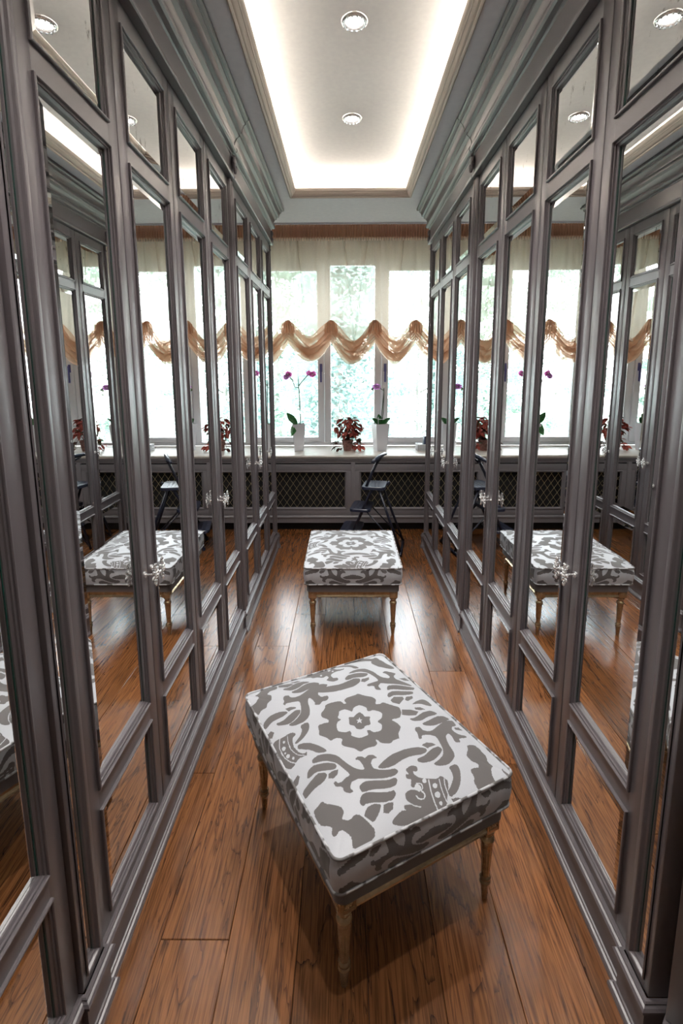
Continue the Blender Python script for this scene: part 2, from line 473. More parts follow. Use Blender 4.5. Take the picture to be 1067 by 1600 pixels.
# ceiling: lowered soffit with a tray opening, recess above it, curtain niche at the window
TX, TY0, TY1 = 0.447, -1.05, 4.02
RX, RY0, RY1 = 0.545, -1.15, 4.085
soff = MB()
for a, b in (((-WALLX,-1.8),(WALLX,TY0)), ((-WALLX,TY0),(-TX,TY1)), ((TX,TY0),(WALLX,TY1)), ((-WALLX,TY1),(WALLX,Y_NICHE))):
    soff.box((a[0],a[1],Z_SOFFIT), (b[0],b[1],Z_SOFFIT+.034))
cl = soff.build('ceiling', M['soffit']); tag(cl, kind='structure', label='grey-white ceiling with a long recessed light tray')
up = MB().box((-RX,RY0,Z_UP), (RX,RY1,Z_UP+.05))
up.box((-RX-.02,RY0,Z_SOFFIT+.036), (-RX,RY1,Z_UP+.05)).box((RX,RY0,Z_SOFFIT+.036), (RX+.02,RY1,Z_UP+.05))
up.box((-RX,RY0-.02,Z_SOFFIT+.036), (RX,RY0,Z_UP+.05)).box((-RX,RY1,Z_SOFFIT+.036), (RX,RY1+.02,Z_UP+.05))
up.build('tray_recess', M['ceil'], cl)
MB().box((-WALLX,Y_NICHE-.02,Z_SOFFIT+.036), (WALLX,Y_NICHE,3.05)).box((-WALLX,Y_NICHE,3.0), (WALLX,Y_WIN,3.05)).build('curtain_niche', M['soffit'], cl)
tp = [(0,2.77),(0,2.758),(.006,2.754),(.012,2.757),(.013,2.763),(.018,2.764),(.024,2.770),(.032,2.779),(.035,2.779),(.036,2.785),(.042,2.789),(.046,2.796),(.046,2.812),(.03,2.812),(.03,2.806),(-.001,2.806)]
# path clockwise seen from above so that the profile offset points into the opening
tm = MB().sweep([(-TX,TY0),(-TX,TY1),(TX,TY1),(TX,TY0)], tp, closed=True).build('trim_1', M['traymould'], smooth=True, angle=35)
tag(tm, kind='structure', label='stepped moulding framing the light tray')
led = thing('led_strip', 'warm light strip hidden on the ledge of the ceiling tray', 'light strip', (0,0,Z_SOFFIT+.0365))
for x in (-.505, .505):
    MB().box((x-.006,TY0,0), (x+.006,TY1+.03,.006)).build('strip', M['led'], led)
MB().box((-.49,TY1+.028,0), (.49,TY1+.040,.006)).build('strip', M['led'], led)
MB().box((-.49,TY0-.05,0), (.49,TY0-.038,.006)).build('strip', M['led'], led)

# recessed downlights
def make_downlight():
    t = thing('downlight', '', 'downlight')
    MB().lathe([(.034,-.001),(.036,-.006),(.040,-.010),(.046,-.012),(.052,-.010),(.057,-.005),(.058,0.0)], 40, caps=False).build('trim_ring', M['chrome'], t, True, 40)
    g = MB()
    for k in range(14):
        a = 2*PI*k/14
        g.ellipsoid((.046*math.cos(a), .046*math.sin(a), -.013), (.0052,.0052,.004), 6, 4)
    g.build('crystal_ring', M['crystal'], t)
    MB().lathe([(.001,-.004),(.030,-.004),(.0335,-.0015)], 32, caps=False).build('lamp', M['lamp'], t, True)
    ld = bpy.data.lights.new('downlight_beam', 'SPOT'); ld.energy = SPOT; ld.color = (1,.96,.91); ld.spot_size = math.radians(95); ld.spot_blend = .6; ld.shadow_soft_size = .03
    l = link('beam', ld, t, (0,0,-.02))
    return t
dl0 = make_downlight()
dls = [(2.36,'second crystal-ringed downlight from the window, in the ceiling tray'), (3.177,'crystal-ringed downlight in the ceiling tray nearest the window'), (1.543,'third crystal-ringed downlight from the window, above the near stool'), (.726,'fourth crystal-ringed downlight from the window, just ahead of the viewer')]
for i, (y, lb) in enumerate(dls):
    o = dl0 if i == 0 else copy_tree(dl0)
    o.location = (0.0, y, Z_UP); tag(o, lb, 'downlight', 'recessed downlights in the tray')

# ------------------------------------------------------------------ wardrobes
# door in local space: x along the width, -y is out of the front, z up; openings are the outer edges of the mirror mouldings
DZ0, DZ1 = .128, 2.466
OX0, OX1 = .055, PITCH-.055
OPEN = [(.159,.452), (.505,2.066), (2.118,2.409)]
def door_frame_mesh():
    mb = MB(); g = .0018; th = .022
    mb.box((g,0,DZ0), (OX0+.004,th,DZ1), .003).box((OX1-.004,0,DZ0), (PITCH-g,th,DZ1), .003)
    zs = [DZ0] + [z for o in OPEN for z in o] + [DZ1]
    for i in range(0, 8, 2):
        mb.box((OX0,.0003,zs[i]-(.0 if i == 0 else .004)), (OX1,th-.0003,zs[i+1]+(.0 if i == 6 else .004)))
    mb.box((OX0,th-.006,DZ0+.002), (OX1,th-.0006,DZ1-.002))
    return mb.mesh('door', M['cab'], True, 40)
MPROF = [(0,-.001),(0,.005),(.0018,.007),(.005,.007),(.0065,.005),(.0065,.001),(.012,.0008),(.012,-.0035),(.0175,-.0062),(.0175,-.0100)]
def moulding_mesh(x0, x1, z0, z1, prof=MPROF, mt=None):
    # rectangular picture-frame moulding: inset d, height h (towards -y)
    mb = MB(); n = len(prof); vs_ = []; fs_ = []
    for cx, cz, sx, sz in ((x0,z0,1,1),(x1,z0,-1,1),(x1,z1,-1,-1),(x0,z1,1,-1)):
        for d, h in prof: vs_.append((cx+sx*d, -h, cz+sz*d))
    for i in range(4):
        j = (i+1) % 4
        for k in range(n-1): fs_.append((i*n+k, j*n+k, j*n+k+1, i*n+k+1))
    return mb.add(vs_, fs_).mesh('moulding', mt or M['cab'], True, 18)
def mirror_mesh(x0, x1, z0, z1, mt, ins=.0172, bev=.025, lift=.0034, y0=.0098):
    mb = MB()
    a = [(x0+ins,y0,z0+ins),(x1-ins,y0,z0+ins),(x1-ins,y0,z1-ins),(x0+ins,y0,z1-ins)]
    q = ins+bev; y1 = y0-lift
    b = [(x0+q,y1,z0+q),(x1-q,y1,z0+q),(x1-q,y1,z1-q),(x0+q,y1,z1-q)]
    mb.add(a+b, [(0,1,5,4),(1,2,6,5),(2,3,7,6),(3,0,4,7),(4,5,6,7)])
    me = mb.mesh('mirror_pane', mt)
    # the ground edge of the glass shows green at both sides
    me2 = bmesh.new(); me2.from_mesh(me)
    for sx in (x0+ins, x1-ins):
        d = .0035 if sx < (x0+x1)/2 else -.0035
        vv = [me2.verts.new((xx, y0-lift*abs(xx-sx)/bev-.0004, zz)) for xx, zz in ((sx,z0+ins),(sx+d,z0+ins+abs(d)),(sx+d,z1-ins-abs(d)),(sx,z1-ins))]
        f_ = me2.faces.new(vv); f_.material_index = 1
    bmesh.ops.recalc_face_normals(me2, faces=me2.faces)
    me2.to_mesh(me); me2.free(); me.materials.append(M['glass_edge'])
    return me
DOOR_ME = door_frame_mesh()
MOULD_ME = [moulding_mesh(OX0, OX1, *o) for o in OPEN]
MIRR_ME = [mirror_mesh(OX0, OX1, *OPEN[0], M['mirror_old']), mirror_mesh(OX0, OX1, *OPEN[1], M['mirror']), mirror_mesh(OX0, OX1, *OPEN[2], M['mirror_old'])]
def knob_mesh():
    mb = MB()
    # stem, collar, then a pierced leafy rosette standing off the door
    mb.tube([(0,0,0),(0,-.004,0)], .010, 14)
    mb.tube([(0,-.004,0),(0,-.026,0)], .0035, 10)
    mb.ellipsoid((0,-.028,0), (.007,.005,.007), 10, 6)
    for k in range(8):
        a = 2*PI*k/8 + .2
        r_ = .015 if k % 2 else .018
        c = Vector((r_*math.cos(a), -.030, r_*math.sin(a)*1.25))
        rot = Matrix.Rotation(-a, 3, 'Y')
        mb.ellipsoid(c, (.0088,.004,.0052), 8, 5, rot)
        mb.tube([(0,-.029,0), tuple(c*1.0)], .0022, 6)
    for k in range(6):
        a = 2*PI*k/6
        mb.ellipsoid((.0075*math.cos(a), -.0335, .0085*math.sin(a)), (.0036,.003,.0036), 6, 4)
    mb.ellipsoid((0,-.036,0), (.004,.004,.004), 8, 5)
    for k in (-1,1):
        mb.ellipsoid((.004*k,-.031,.030), (.005,.003,.006), 7, 4)
        mb.ellipsoid((.003*k,-.031,-.029), (.004,.003,.006), 7, 4)
    return mb.mesh('knob', M['chrome'], True, 50)
KNOB_ME = knob_mesh()

def wardrobe(side, y0, ndoors, label, knobs, push=0.0):
    """side -1 left, +1 right; y0 near edge; knobs: list of 'n'/'f' stile nearer to the camera / farther, per door"""
    plane = (HALF-push)*side
    t = thing('wardrobe', label, 'wardrobe', (plane, y0, 0), 0, 'mirrored wardrobes lining the corridor')
    w = ndoors*PITCH
    b = MB().box((min(side*.024, side*.60), .001, DZ0), (max(side*.024, side*.60), w-.001, DZ1))
    b.build('carcass', M['cabdark'], t)
    for i in range(ndoors):
        d = link('door', DOOR_ME, t)
        if side < 0:
            d.location = (0, i*PITCH, 0); d.rotation_euler = (0,0,PI/2)
        else:
            d.location = (0, (i+1)*PITCH, 0); d.rotation_euler = (0,0,-PI/2)
        for j in range(3):
            link('moulding', MOULD_ME[j], d); link('mirror_pane', MIRR_ME[j], d)
        if knobs[i]:
            near = knobs[i] == 'n'
            x = .0275 if (near == (side < 0)) else PITCH-.0275
            link('knob', KNOB_ME, d, (x, 0, .905)).scale = (.98,1.1,1.0)
    return t
Y_E = Y_END - 3*PITCH
for s, sd in ((-1,'left'), (1,'right')):
    wardrobe(s, Y_A, 2, 'grey two-door mirrored wardrobe on the %s, beside the near stool' % sd, 'fn')
    wardrobe(s, Y_A+2*PITCH, 2, 'grey two-door mirrored wardrobe on the %s, second from the viewer' % sd, 'fn')
    wardrobe(s, Y_E, 2, 'grey two-door mirrored wardrobe on the %s, just beyond the mid pilaster' % sd, 'fn', .006)
    wardrobe(s, Y_E+2*PITCH, 1, 'narrow single-door mirrored wardrobe at the %s end by the window' % sd, 'n', .006)
Y_PIL0 = .920
wardrobe(-1, Y_PIL0-2*PITCH, 2, 'grey mirrored wardrobe at the left picture edge, nearest the viewer', 'fn')

# cornices and plinths, swept along the runs
CP = [(-.03,2.468),(.027,2.470),(.030,2.474),(.030,2.483),(.022,2.488),(.018,2.500),(.018,2.580),(.024,2.584),(.024,2.590),(.038,2.594),(.045,2.600),(.047,2.608),(.045,2.616),(.036,2.622),(.034,2.628),(.037,2.644),(.046,2.660),(.060,2.672),(.060,2.684),(.074,2.688),(.076,2.704),(.083,2.719),(.093,2.728),(.093,2.738),(.103,2.741),(.110,2.748),(.110,2.757),(.103,2.764),(.103,2.7695),(-.03,2.7695)]
PP = [(-.03,.1265),(.006,.1265),(.009,.124),(.009,.120),(.014,.118),(.018,.113),(.018,.107),(.014,.102),(.010,.100),(.010,.094),(.006,.090),(.006,.021),(.010,.020),(.012,.016),(.017,.0145),(.020,.010),(.020,.0005),(-.03,.0005)]
def mir(path, s):
    return path if s < 0 else [(-x, y) for x, y in reversed(path)]
for s, sd in ((-1,'left'), (1,'right')):
    ynear = Y_PIL0-2*PITCH if s < 0 else Y_PIL0-.001
    c1 = MB().sweep(mir([(-HALF,ynear if s < 0 else .90), (-HALF,2.8095)], s), CP).build('cornice', M['cab'], None, True, 20)
    tag(c1, 'long stepped grey cornice over the nearer %s wardrobes' % sd, 'cornice')
    c2 = MB().sweep(mir([(-HALF+.0025,2.808), (-HALF+.0025,Y_END+.022), (-WALLX+.002,Y_END+.022)], s), CP).build('cornice', M['cab'], None, True, 20)
    tag(c2, 'short grey cornice on the %s, turning the corner by the curtain' % sd, 'cornice')
    p1 = MB().sweep(mir([(-HALF,Y_A+.005), (-HALF,2.762)], s), PP).build('plinth', M['cab'], None, True, 20)
    tag(p1, 'grey moulded plinth under the nearer %s wardrobes' % sd, 'plinth')
    p2 = MB().sweep(mir([(-HALF+.006,Y_E+.005), (-HALF+.006,Y_END-.012)], s), PP).build('plinth', M['cab'], None, True, 20)
    tag(p2, 'grey moulded plinth under the farther %s wardrobes' % sd, 'plinth')
p0 = MB().sweep([(-HALF,Y_PIL0-2*PITCH), (-HALF,Y_PIL0-.005)], PP).build('plinth', M['cab'], None, True, 20)
tag(p0, 'grey moulded plinth at the lower left picture edge', 'plinth')

# pilasters: near ones hold a narrow mirror strip, mid ones are paired reeds, end ones a quarter column
def pil_block(mb_, x, y0, y1, s, extra):
    x_ = -HALF+extra
    path = [(x_-.05, y0), (x_, y0), (x_, y1), (x_-.05, y1)]
    return mb_
for s, sd in ((-1,'left'), (1,'right')):
    q = lambda x: x if s < 0 else -x
    t = thing('pilaster', 'grey pilaster with a narrow mirror strip at the %s front' % sd, 'pilaster', (q(-HALF), (Y_PIL0+Y_A)/2, 0))
    hw = (Y_A-Y_PIL0)/2-.001
    def bx(mb, x0, y0, z0, x1, y1, z1, bev=0):
        a, b = sorted((q(x0), q(x1)))
        return mb.box((a,y0,z0), (b,y1,z1), bev)
    mb = MB()
    bx(mb, -.06,-hw,.127, .010,-hw+.018,2.467, .003); bx(mb, -.06,hw-.018,.127, .010,hw,2.467, .003)
    bx(mb, -.06,-hw+.016,.127, .0095,hw-.016,.150); bx(mb, -.06,-hw+.016,2.41, .0095,hw-.016,2.467)
    bx(mb, -.06,-hw+.016,.13, -.016,hw-.016,2.46)
    mb.build('post', M['cab'], t, True, 40)
    # inner moulding and the mirror strip, built in the door's frame of reference
    pm = [(0,.002),(.003,.004),(.005,.002),(.007,-.004),(.010,-.007),(.011,-.014)]
    me = moulding_mesh(-hw+.017, hw-.017, .149, 2.411, pm)
    link('moulding', me, t, (q(.010),0,0), PI/2 if s < 0 else -PI/2)
    me = mirror_mesh(-hw+.017, hw-.017, .149, 2.411, M['mirror'], .0105, .006, .0012, .013)
    link('mirror_strip', me, t, (q(.010),0,0), PI/2 if s < 0 else -PI/2)
    pl = MB()
    path = [(-.06,-hw), (.012,-hw), (.012,hw), (-.06,hw)]
    path = path if s < 0 else [(-x, y) for x, y in reversed(path)]
    PB = [(.0,.1268)] + PP[1:-1] + [(.0,.0005)]
    pl.sweep(path, PB)
    pl.build('plinth_block', M['cab'], t, True, 20)
    # mid pilaster
    t = thing('pilaster', 'slim reeded grey pilaster halfway down the %s wardrobes' % sd, 'pilaster', (q(-HALF), (2.767+Y_E)/2, 0))
    hw = (Y_E-2.767)/2-.001
    mb = MB(); bx(mb, -.06,-hw,.127, -.004,hw,2.467, .002); mb.build('post', M['cab'], t, True, 40)
    for dy in (-.021, .021):
        MB().tube([(q(-.002),dy,.127),(q(-.002),dy,2.467)], .0165, 14).build('reed', M['cab'], t, True, 60)
    MB().tube([(q(-.004),0,.127),(q(-.004),0,2.467)], .006, 10).build('reed', M['cab'], t, True, 60)
    path = [(-.06,-hw), (.010,-hw), (.010,hw), (-.06,hw)]
    path = path if s < 0 else [(-x, y) for x, y in reversed(path)]
    MB().sweep(path, PB).build('plinth_block', M['cab'], t, True, 20)
    cb_ = MB()
    cb_.ellipsoid((q(.030),0,2.555), (.012,.022,.026), 12, 8)
    for k in range(5):
        a = PI*(k-2)*.22
        cb_.ellipsoid((q(.034), .022*math.sin(a), 2.53-.018*math.cos(a)), (.008,.006,.018), 8, 5)
    for k in (-1,1): cb_.ellipsoid((q(.036), .014*k, 2.572), (.008,.008,.008), 8, 5)
    cb_.build('carved_corbel', M['cab'], t, True, 60)
    # end pilaster
    t = thing('pilaster', 'grey quarter-column closing the %s wardrobes by the window' % sd, 'pilaster', (q(-HALF+.006), Y_END, 0))
    mb = MB(); bx(mb, -.612,.001,.0005, -.014,.020,2.467); mb.build('end_panel', M['cab'], t)
    MB().lathe([(.012,.130),(.016,.135),(.012,.142),(.012,.16),(.0125,1.2),(.0125,2.40),(.012,2.42),(.017,2.43),(.012,2.44),(.014,2.466)], 20, (q(-.004),.020,0)).build('column', M['cab'], t, True, 50)
    MB().lathe([(.030,.0005),(.030,.018),(.026,.024),(.022,.03),(.022,.085),(.026,.095),(.026,.110),(.020,.118),(.018,.1295)], 20, (q(.004),.032,0)).build('column_foot', M['cab'], t, True, 40)
    MB().ellipsoid((q(.018),.022,2.50), (.016,.018,.026), 12, 8).ellipsoid((q(.018),.022,2.55), (.014,.016,.024), 12, 8).build('carved_corbel', M['cab'], t, True, 60)
# right end: a canted plain panel turns away from the corridor
t = thing('canted_panel', 'plain dark grey canted panel at the right picture edge', 'panel', (HALF+.002, Y_PIL0-.034, 0), math.radians(-45))
MB().box((0.004,-.0,.127), (.040,.02,2.467), .002).box((.043,.002,.127), (.36,.02,2.467), .003).build('panel', M['cab'], t, True, 40)
MB().sweep([(.37,.004),(.002,.004)], [(p, z) for p, z in PP]).build('plinth', M['cab'], t, True, 20)

# ------------------------------------------------------------------ window
wn_ = MB()
tagw = thing('window_1', 'white three-part window with a bright garden beyond', None, (0, Y_WIN+.06, 0), 0, None, 'structure')
M1, M2 = (-.326,-.189), (.255,.398)
def wbox(nm, x0, x1, z0, z1, y0=0, y1=.06, bev=.006, mt='white'):
    return MB().box((x0,y0,z0), (x1,y1,z1), bev).build(nm, M[mt], tagw, True, 40)
wbox('frame', WX0, WX1, Z_SILL+.001, Z_SILL+.035); wbox('frame', WX0, WX1, WZ1-.035, WZ1-.001)
wbox('frame', WX0+.001, WX0+.05, Z_SILL+.035, WZ1-.035); wbox('frame', WX1-.05, WX1-.001, Z_SILL+.035, WZ1-.035)
wbox('mullion', M1[0]+.072, M1[1], Z_SILL+.035, WZ1-.035); wbox('mullion', M2[0], M2[1]-.072, Z_SILL+.035, WZ1-.035)
def sash(x0, x1, z0, z1, w, lb):
    mb = MB(); y0, y1 = -.018, .04
    mb.box((x0,y0,z0), (x0+w,y1,z1), .006).box((x1-w,y0,z0), (x1,y1,z1), .006).box((x0+w-.004,y0+.001,z0), (x1-w+.004,y1,z0+w*.78), .006).box((x0+w-.004,y0+.001,z1-w*.78), (x1-w+.004,y1,z1), .006)
    s_ = mb.build('sash', M['white'], tagw, True, 40)
    MB().box((x0+w-.004,.012,z0+w*.7), (x1-w+.004,.016,z1-w*.7)).build('pane', M['glass'], s_)
    return s_
sl = sash(WX0+.052, M1[0]+.070, Z_SILL+.037, WZ1-.037, .066, '')
sr = sash(M2[1]-.070, WX1-.052, Z_SILL+.037, WZ1-.037, .066, '')
MB().box((M1[1]-.002,.02,Z_SILL+.03), (M2[0]+.002,.024,WZ1-.03)).build('pane', M['glass'], tagw)
for s_, x in ((sl, M1[0]+.038), (sr, M2[1]-.036)):
    h = MB().tube([(x,-.018,1.53),(x,-.034,1.53)], .009, 10).box((x-.009,-.046,1.385), (x+.009,-.034,1.555), .004).box((x-.014,-.022,1.49), (x+.014,-.018,1.57), .002)
    tag(h.build('handle', M['handle'], s_, True, 40), 'handle still in blue film')

# sill and radiator cover
RY = 4.66
sp = MB()
SP = [(0,Z_SILL),(.018,Z_SILL),(.026,Z_SILL-.004),(.030,Z_SILL-.012),(.026,Z_SILL-.020),(.018,Z_SILL-.023),(.018,Z_SILL-.030),(0,Z_SILL-.030)]
sp.box((-WALLX+.002,RY,Z_SILL-.030), (WALLX-.002,Y_WIN+.058,Z_SILL))
sp.sweep([(WALLX-.002,RY),(-WALLX+.002,RY)][::-1], SP)
sl_o = sp.build('window_sill', M['sill'], None, True, 30)
tag(sl_o, 'deep cream window sill carrying the potted plants', 'window sill')
rc = thing('radiator_cover', 'grey panelled radiator cover with brass diamond lattice under the sill', 'radiator cover', (0, RY, 0))
mb = MB().sweep([(-WALLX+.002,0),(WALLX-.002,0)], [(-.02,.6995),(.014,.6995),(.016,.690),(.010,.684),(.010,.676),(.002,.670),(.002,.655),(-.02,.655)])
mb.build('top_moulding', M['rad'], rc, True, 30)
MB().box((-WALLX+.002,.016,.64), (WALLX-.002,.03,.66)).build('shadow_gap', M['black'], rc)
Gs = [(-.69,-.048), (.105,.74)]
gz0, gz1 = .228, .561
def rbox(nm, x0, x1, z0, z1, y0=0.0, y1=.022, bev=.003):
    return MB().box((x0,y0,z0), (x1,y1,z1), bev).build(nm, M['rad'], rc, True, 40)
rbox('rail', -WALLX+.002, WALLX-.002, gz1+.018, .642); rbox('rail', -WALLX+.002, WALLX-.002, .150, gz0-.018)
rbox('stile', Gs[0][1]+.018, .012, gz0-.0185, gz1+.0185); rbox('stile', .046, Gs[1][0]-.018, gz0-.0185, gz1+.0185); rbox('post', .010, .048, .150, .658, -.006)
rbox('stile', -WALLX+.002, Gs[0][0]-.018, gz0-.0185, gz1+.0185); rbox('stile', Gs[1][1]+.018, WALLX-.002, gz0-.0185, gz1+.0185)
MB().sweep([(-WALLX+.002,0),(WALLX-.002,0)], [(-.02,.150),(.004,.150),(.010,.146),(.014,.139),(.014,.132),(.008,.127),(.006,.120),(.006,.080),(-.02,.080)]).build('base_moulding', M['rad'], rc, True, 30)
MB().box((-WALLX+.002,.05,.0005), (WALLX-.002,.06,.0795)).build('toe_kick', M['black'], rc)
RM = [(0,-.001),(0,.005),(.004,.007),(.009,.005),(.013,.0),(.017,-.006),(.019,-.012)]
for gi, (x0, x1) in enumerate(Gs):
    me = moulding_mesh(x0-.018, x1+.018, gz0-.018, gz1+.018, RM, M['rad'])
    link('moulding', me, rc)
    MB().box((x0-.02,.045,gz0-.02), (x1+.02,.055,gz1+.02)).build('back_panel', M['black'], rc)
    lat = MB(); dw, dh = .063, .091
    W, H_ = x1-x0, gz1-gz0
    sl_ = dh/dw
    def seg(c, sgn):
        # line z = c + sgn*sl_*x clipped to the opening
        pts = []
        for x in (0, W):
            z = c+sgn*sl_*x
            if 0 <= z <= H_: pts.append((x, z))
        for z in (0, H_):
            x = (z-c)/(sgn*sl_)
            if 0 < x < W: pts.append((x, z))
        return sorted(pts)[:2] if len(pts) >= 2 else None
    for sgn in (1, -1):
        c = -sl_*W if sgn > 0 else 0
        c = math.floor(c/dh)*dh
        while c < H_+sl_*W:
            p = seg(c, sgn)
            if p and abs(p[0][0]-p[1][0]) > .004:
                yy = .016 if sgn > 0 else .0185
                lat.tube([(x0+p[0][0],yy,gz0+p[0][1]), (x0+p[1][0],yy,gz0+p[1][1])], .0016, 5)
            c += dh
    tag(lat.build('lattice', M['brass'], rc), 'pale brass diamond lattice')

# ------------------------------------------------------------------ balloon blind of sheer voile
YC = 4.93
blind = thing('balloon_blind', 'cream sheer balloon blind with tan swagged hem across the window', 'blind', (0, YC, 0))
gathers = [-1.38, -.978, -.576, -.174, .236, .615, 1.02, 1.42]
XB0, XB1 = -1.19, 1.19
rng = random.Random(3)
def pleat(x):
    return .5*math.sin(x*61+1.3*math.sin(x*13)) + .3*math.sin(x*103+2+1.7*math.sin(x*7)) + .25*math.sin(x*29+1)
# long soft folds that hang from the header towards the gathers, with a little leaning
folds = [(x, rng.uniform(-.05,.05), rng.uniform(.006,.013), rng.uniform(.010,.018)) for x in [-1.1,-.93,-.76,-.57,-.48,-.32,-.20,-.05,.06,.13,.27,.40,.47,.60,.72,.9,1.05]]
def cell(x):
    for a, b in zip(gathers[:-1], gathers[1:]):
        if a <= x <= b: return a, b, (x-a)/(b-a)
    return gathers[0], gathers[1], 0
Z_T = 2.70
def sheet(u, v):
    x = XB0+(XB1-XB0)*u
    a, b, t = cell(x)
    sag = math.sin(PI*t)
    zb = 1.955-.20*(.25*sag+.75*(.5-.5*math.cos(2*PI*t)))
    z = Z_T+(zb-Z_T)*v
    y = pleat(x)*(.011*(1-v)**1.5+.002)
    for fx, lean, amp, wd in folds:
        d = (x-fx-lean*v)/(wd*(1+.6*v))
        if abs(d) < 4: y -= amp*math.exp(-d*d)*(1-.55*v)
    for fx, lean in ((-.878,.05),(-.478,.08),(-.051,.094),(.166,-.123),(.489,-.05),(.785,-.035)):
        d = (x-fx-lean*v)/.0065
        if abs(d) < 4: y -= .034*math.exp(-d*d)
    # the sheet billows forward above the swags
    bl = max(0, v-.72)/.28
    y -= .055*bl*bl*(.35+.65*sag)
    return (x, y, z)
MB().grid(sheet, 1100, 40).build('sheer_panel', M['voile'], blind, True)
for ci, (a, b) in enumerate(zip(gathers[:-1], gathers[1:])):
    mb = MB(); xa, xb = max(a, XB0), min(b, XB1)
    if xb-xa < .03: continue
    NF = 7
    rr = random.Random(20+ci)
    for f in range(NF):
        wz = rr.uniform(-.008,.008); skew = rr.uniform(-.16,.16); depth = rr.uniform(.9,1.15)
        def swag(u, v, f=f, wz=wz, skew=skew, depth=depth):
            x = xa+(xb-xa)*u; t = (x-a)/(b-a)
            tt = t+skew*t*(1-t)*(1 if f % 2 else -1)
            ti = min(max(tt,0),1); wf = .80-.11*f; sag = (1-wf)*max(0, math.sin(PI*ti))+wf*(.5-.5*math.cos(2*PI*ti))
            zc = (1.940-.027*f) + wz*sag - .185*sag*depth + .01*sag*f*.4
            r = .019+.020*sag+.006*math.sin(9*t+f*2.1)*sag
            ang = math.radians(-118+236*v)
            wr = .005*math.sin(t*26+f*1.9+v*5)*sag
            return (x, -.055*(.4+.6*sag)-.006*f - r*math.cos(ang)*.8 + wr, zc + r*math.sin(ang)*1.15)
        mb.grid(swag, 40, 10)
    # fan of tight pleats rising to the gathering cord
    mb.build('swag', M['swag'], blind, True)
    hem = MB()
    def hemf(u, v):
        x = xa+(xb-xa)*u; t = (x-a)/(b-a); sag = max(0, math.sin(PI*t))**.75
        z = 1.80-.155*sag - v*(.022+.048*sag)
        return (x, -.035*(.5+.5*sag)+.008*math.sin(t*20+ci)*sag*v - .02*v*sag, z)
    hem.grid(hemf, 40, 5)
    hem.build('hem', M['voile'], blind, True)
    if XB0 < a < XB1:
        k = MB()
        for f in range(5):
            s_ = (f-2)/2
            pts = [(a+s_*.014,-.030,1.962-.006*abs(s_)), (a+s_*.040,-.054-.01*(f % 2),1.925), (a+s_*.052,-.050,1.86), (a+s_*.040,-.04,1.78)]
            k.tube(pts, [.010,.016,.014,.004], 8)
        k.build('gather', M['swag'], blind, True)
# pencil-pleated header
def header(u, v):
    x = XB0+(XB1-XB0)*u
    z = 2.812-(2.812-2.690)*v
    ph = 2*PI*x/.0235
    am = .006+.006*v
    return (x, -.012-am*math.sin(ph)-(.010*max(0,v-.75)/.25), z)
MB().grid(header, 1500, 8).build('header_pleats', M['tape'], blind, True)
tabs = MB(); x = XB0+.006
while x < XB1-.01:
    tabs.box((x,-.040,2.668), (x+.0115,-.032,2.700), .002); x += .0235
tabs.build('pleat_frill', M['frill'], blind)
rail = MB().box((-1.22,YC-.02,2.814), (1.22,YC+.025,2.850), .004).build('curtain_rail', M['white']); tag(rail, 'white curtain rail up in the niche above the blind', 'curtain rail')
for x in (-1.0, -.33, .33, 1.0):
    MB().box((x-.012,YC-.008,2.849), (x+.012,YC+.012,2.9995)).build('bracket', M['white'], rail)

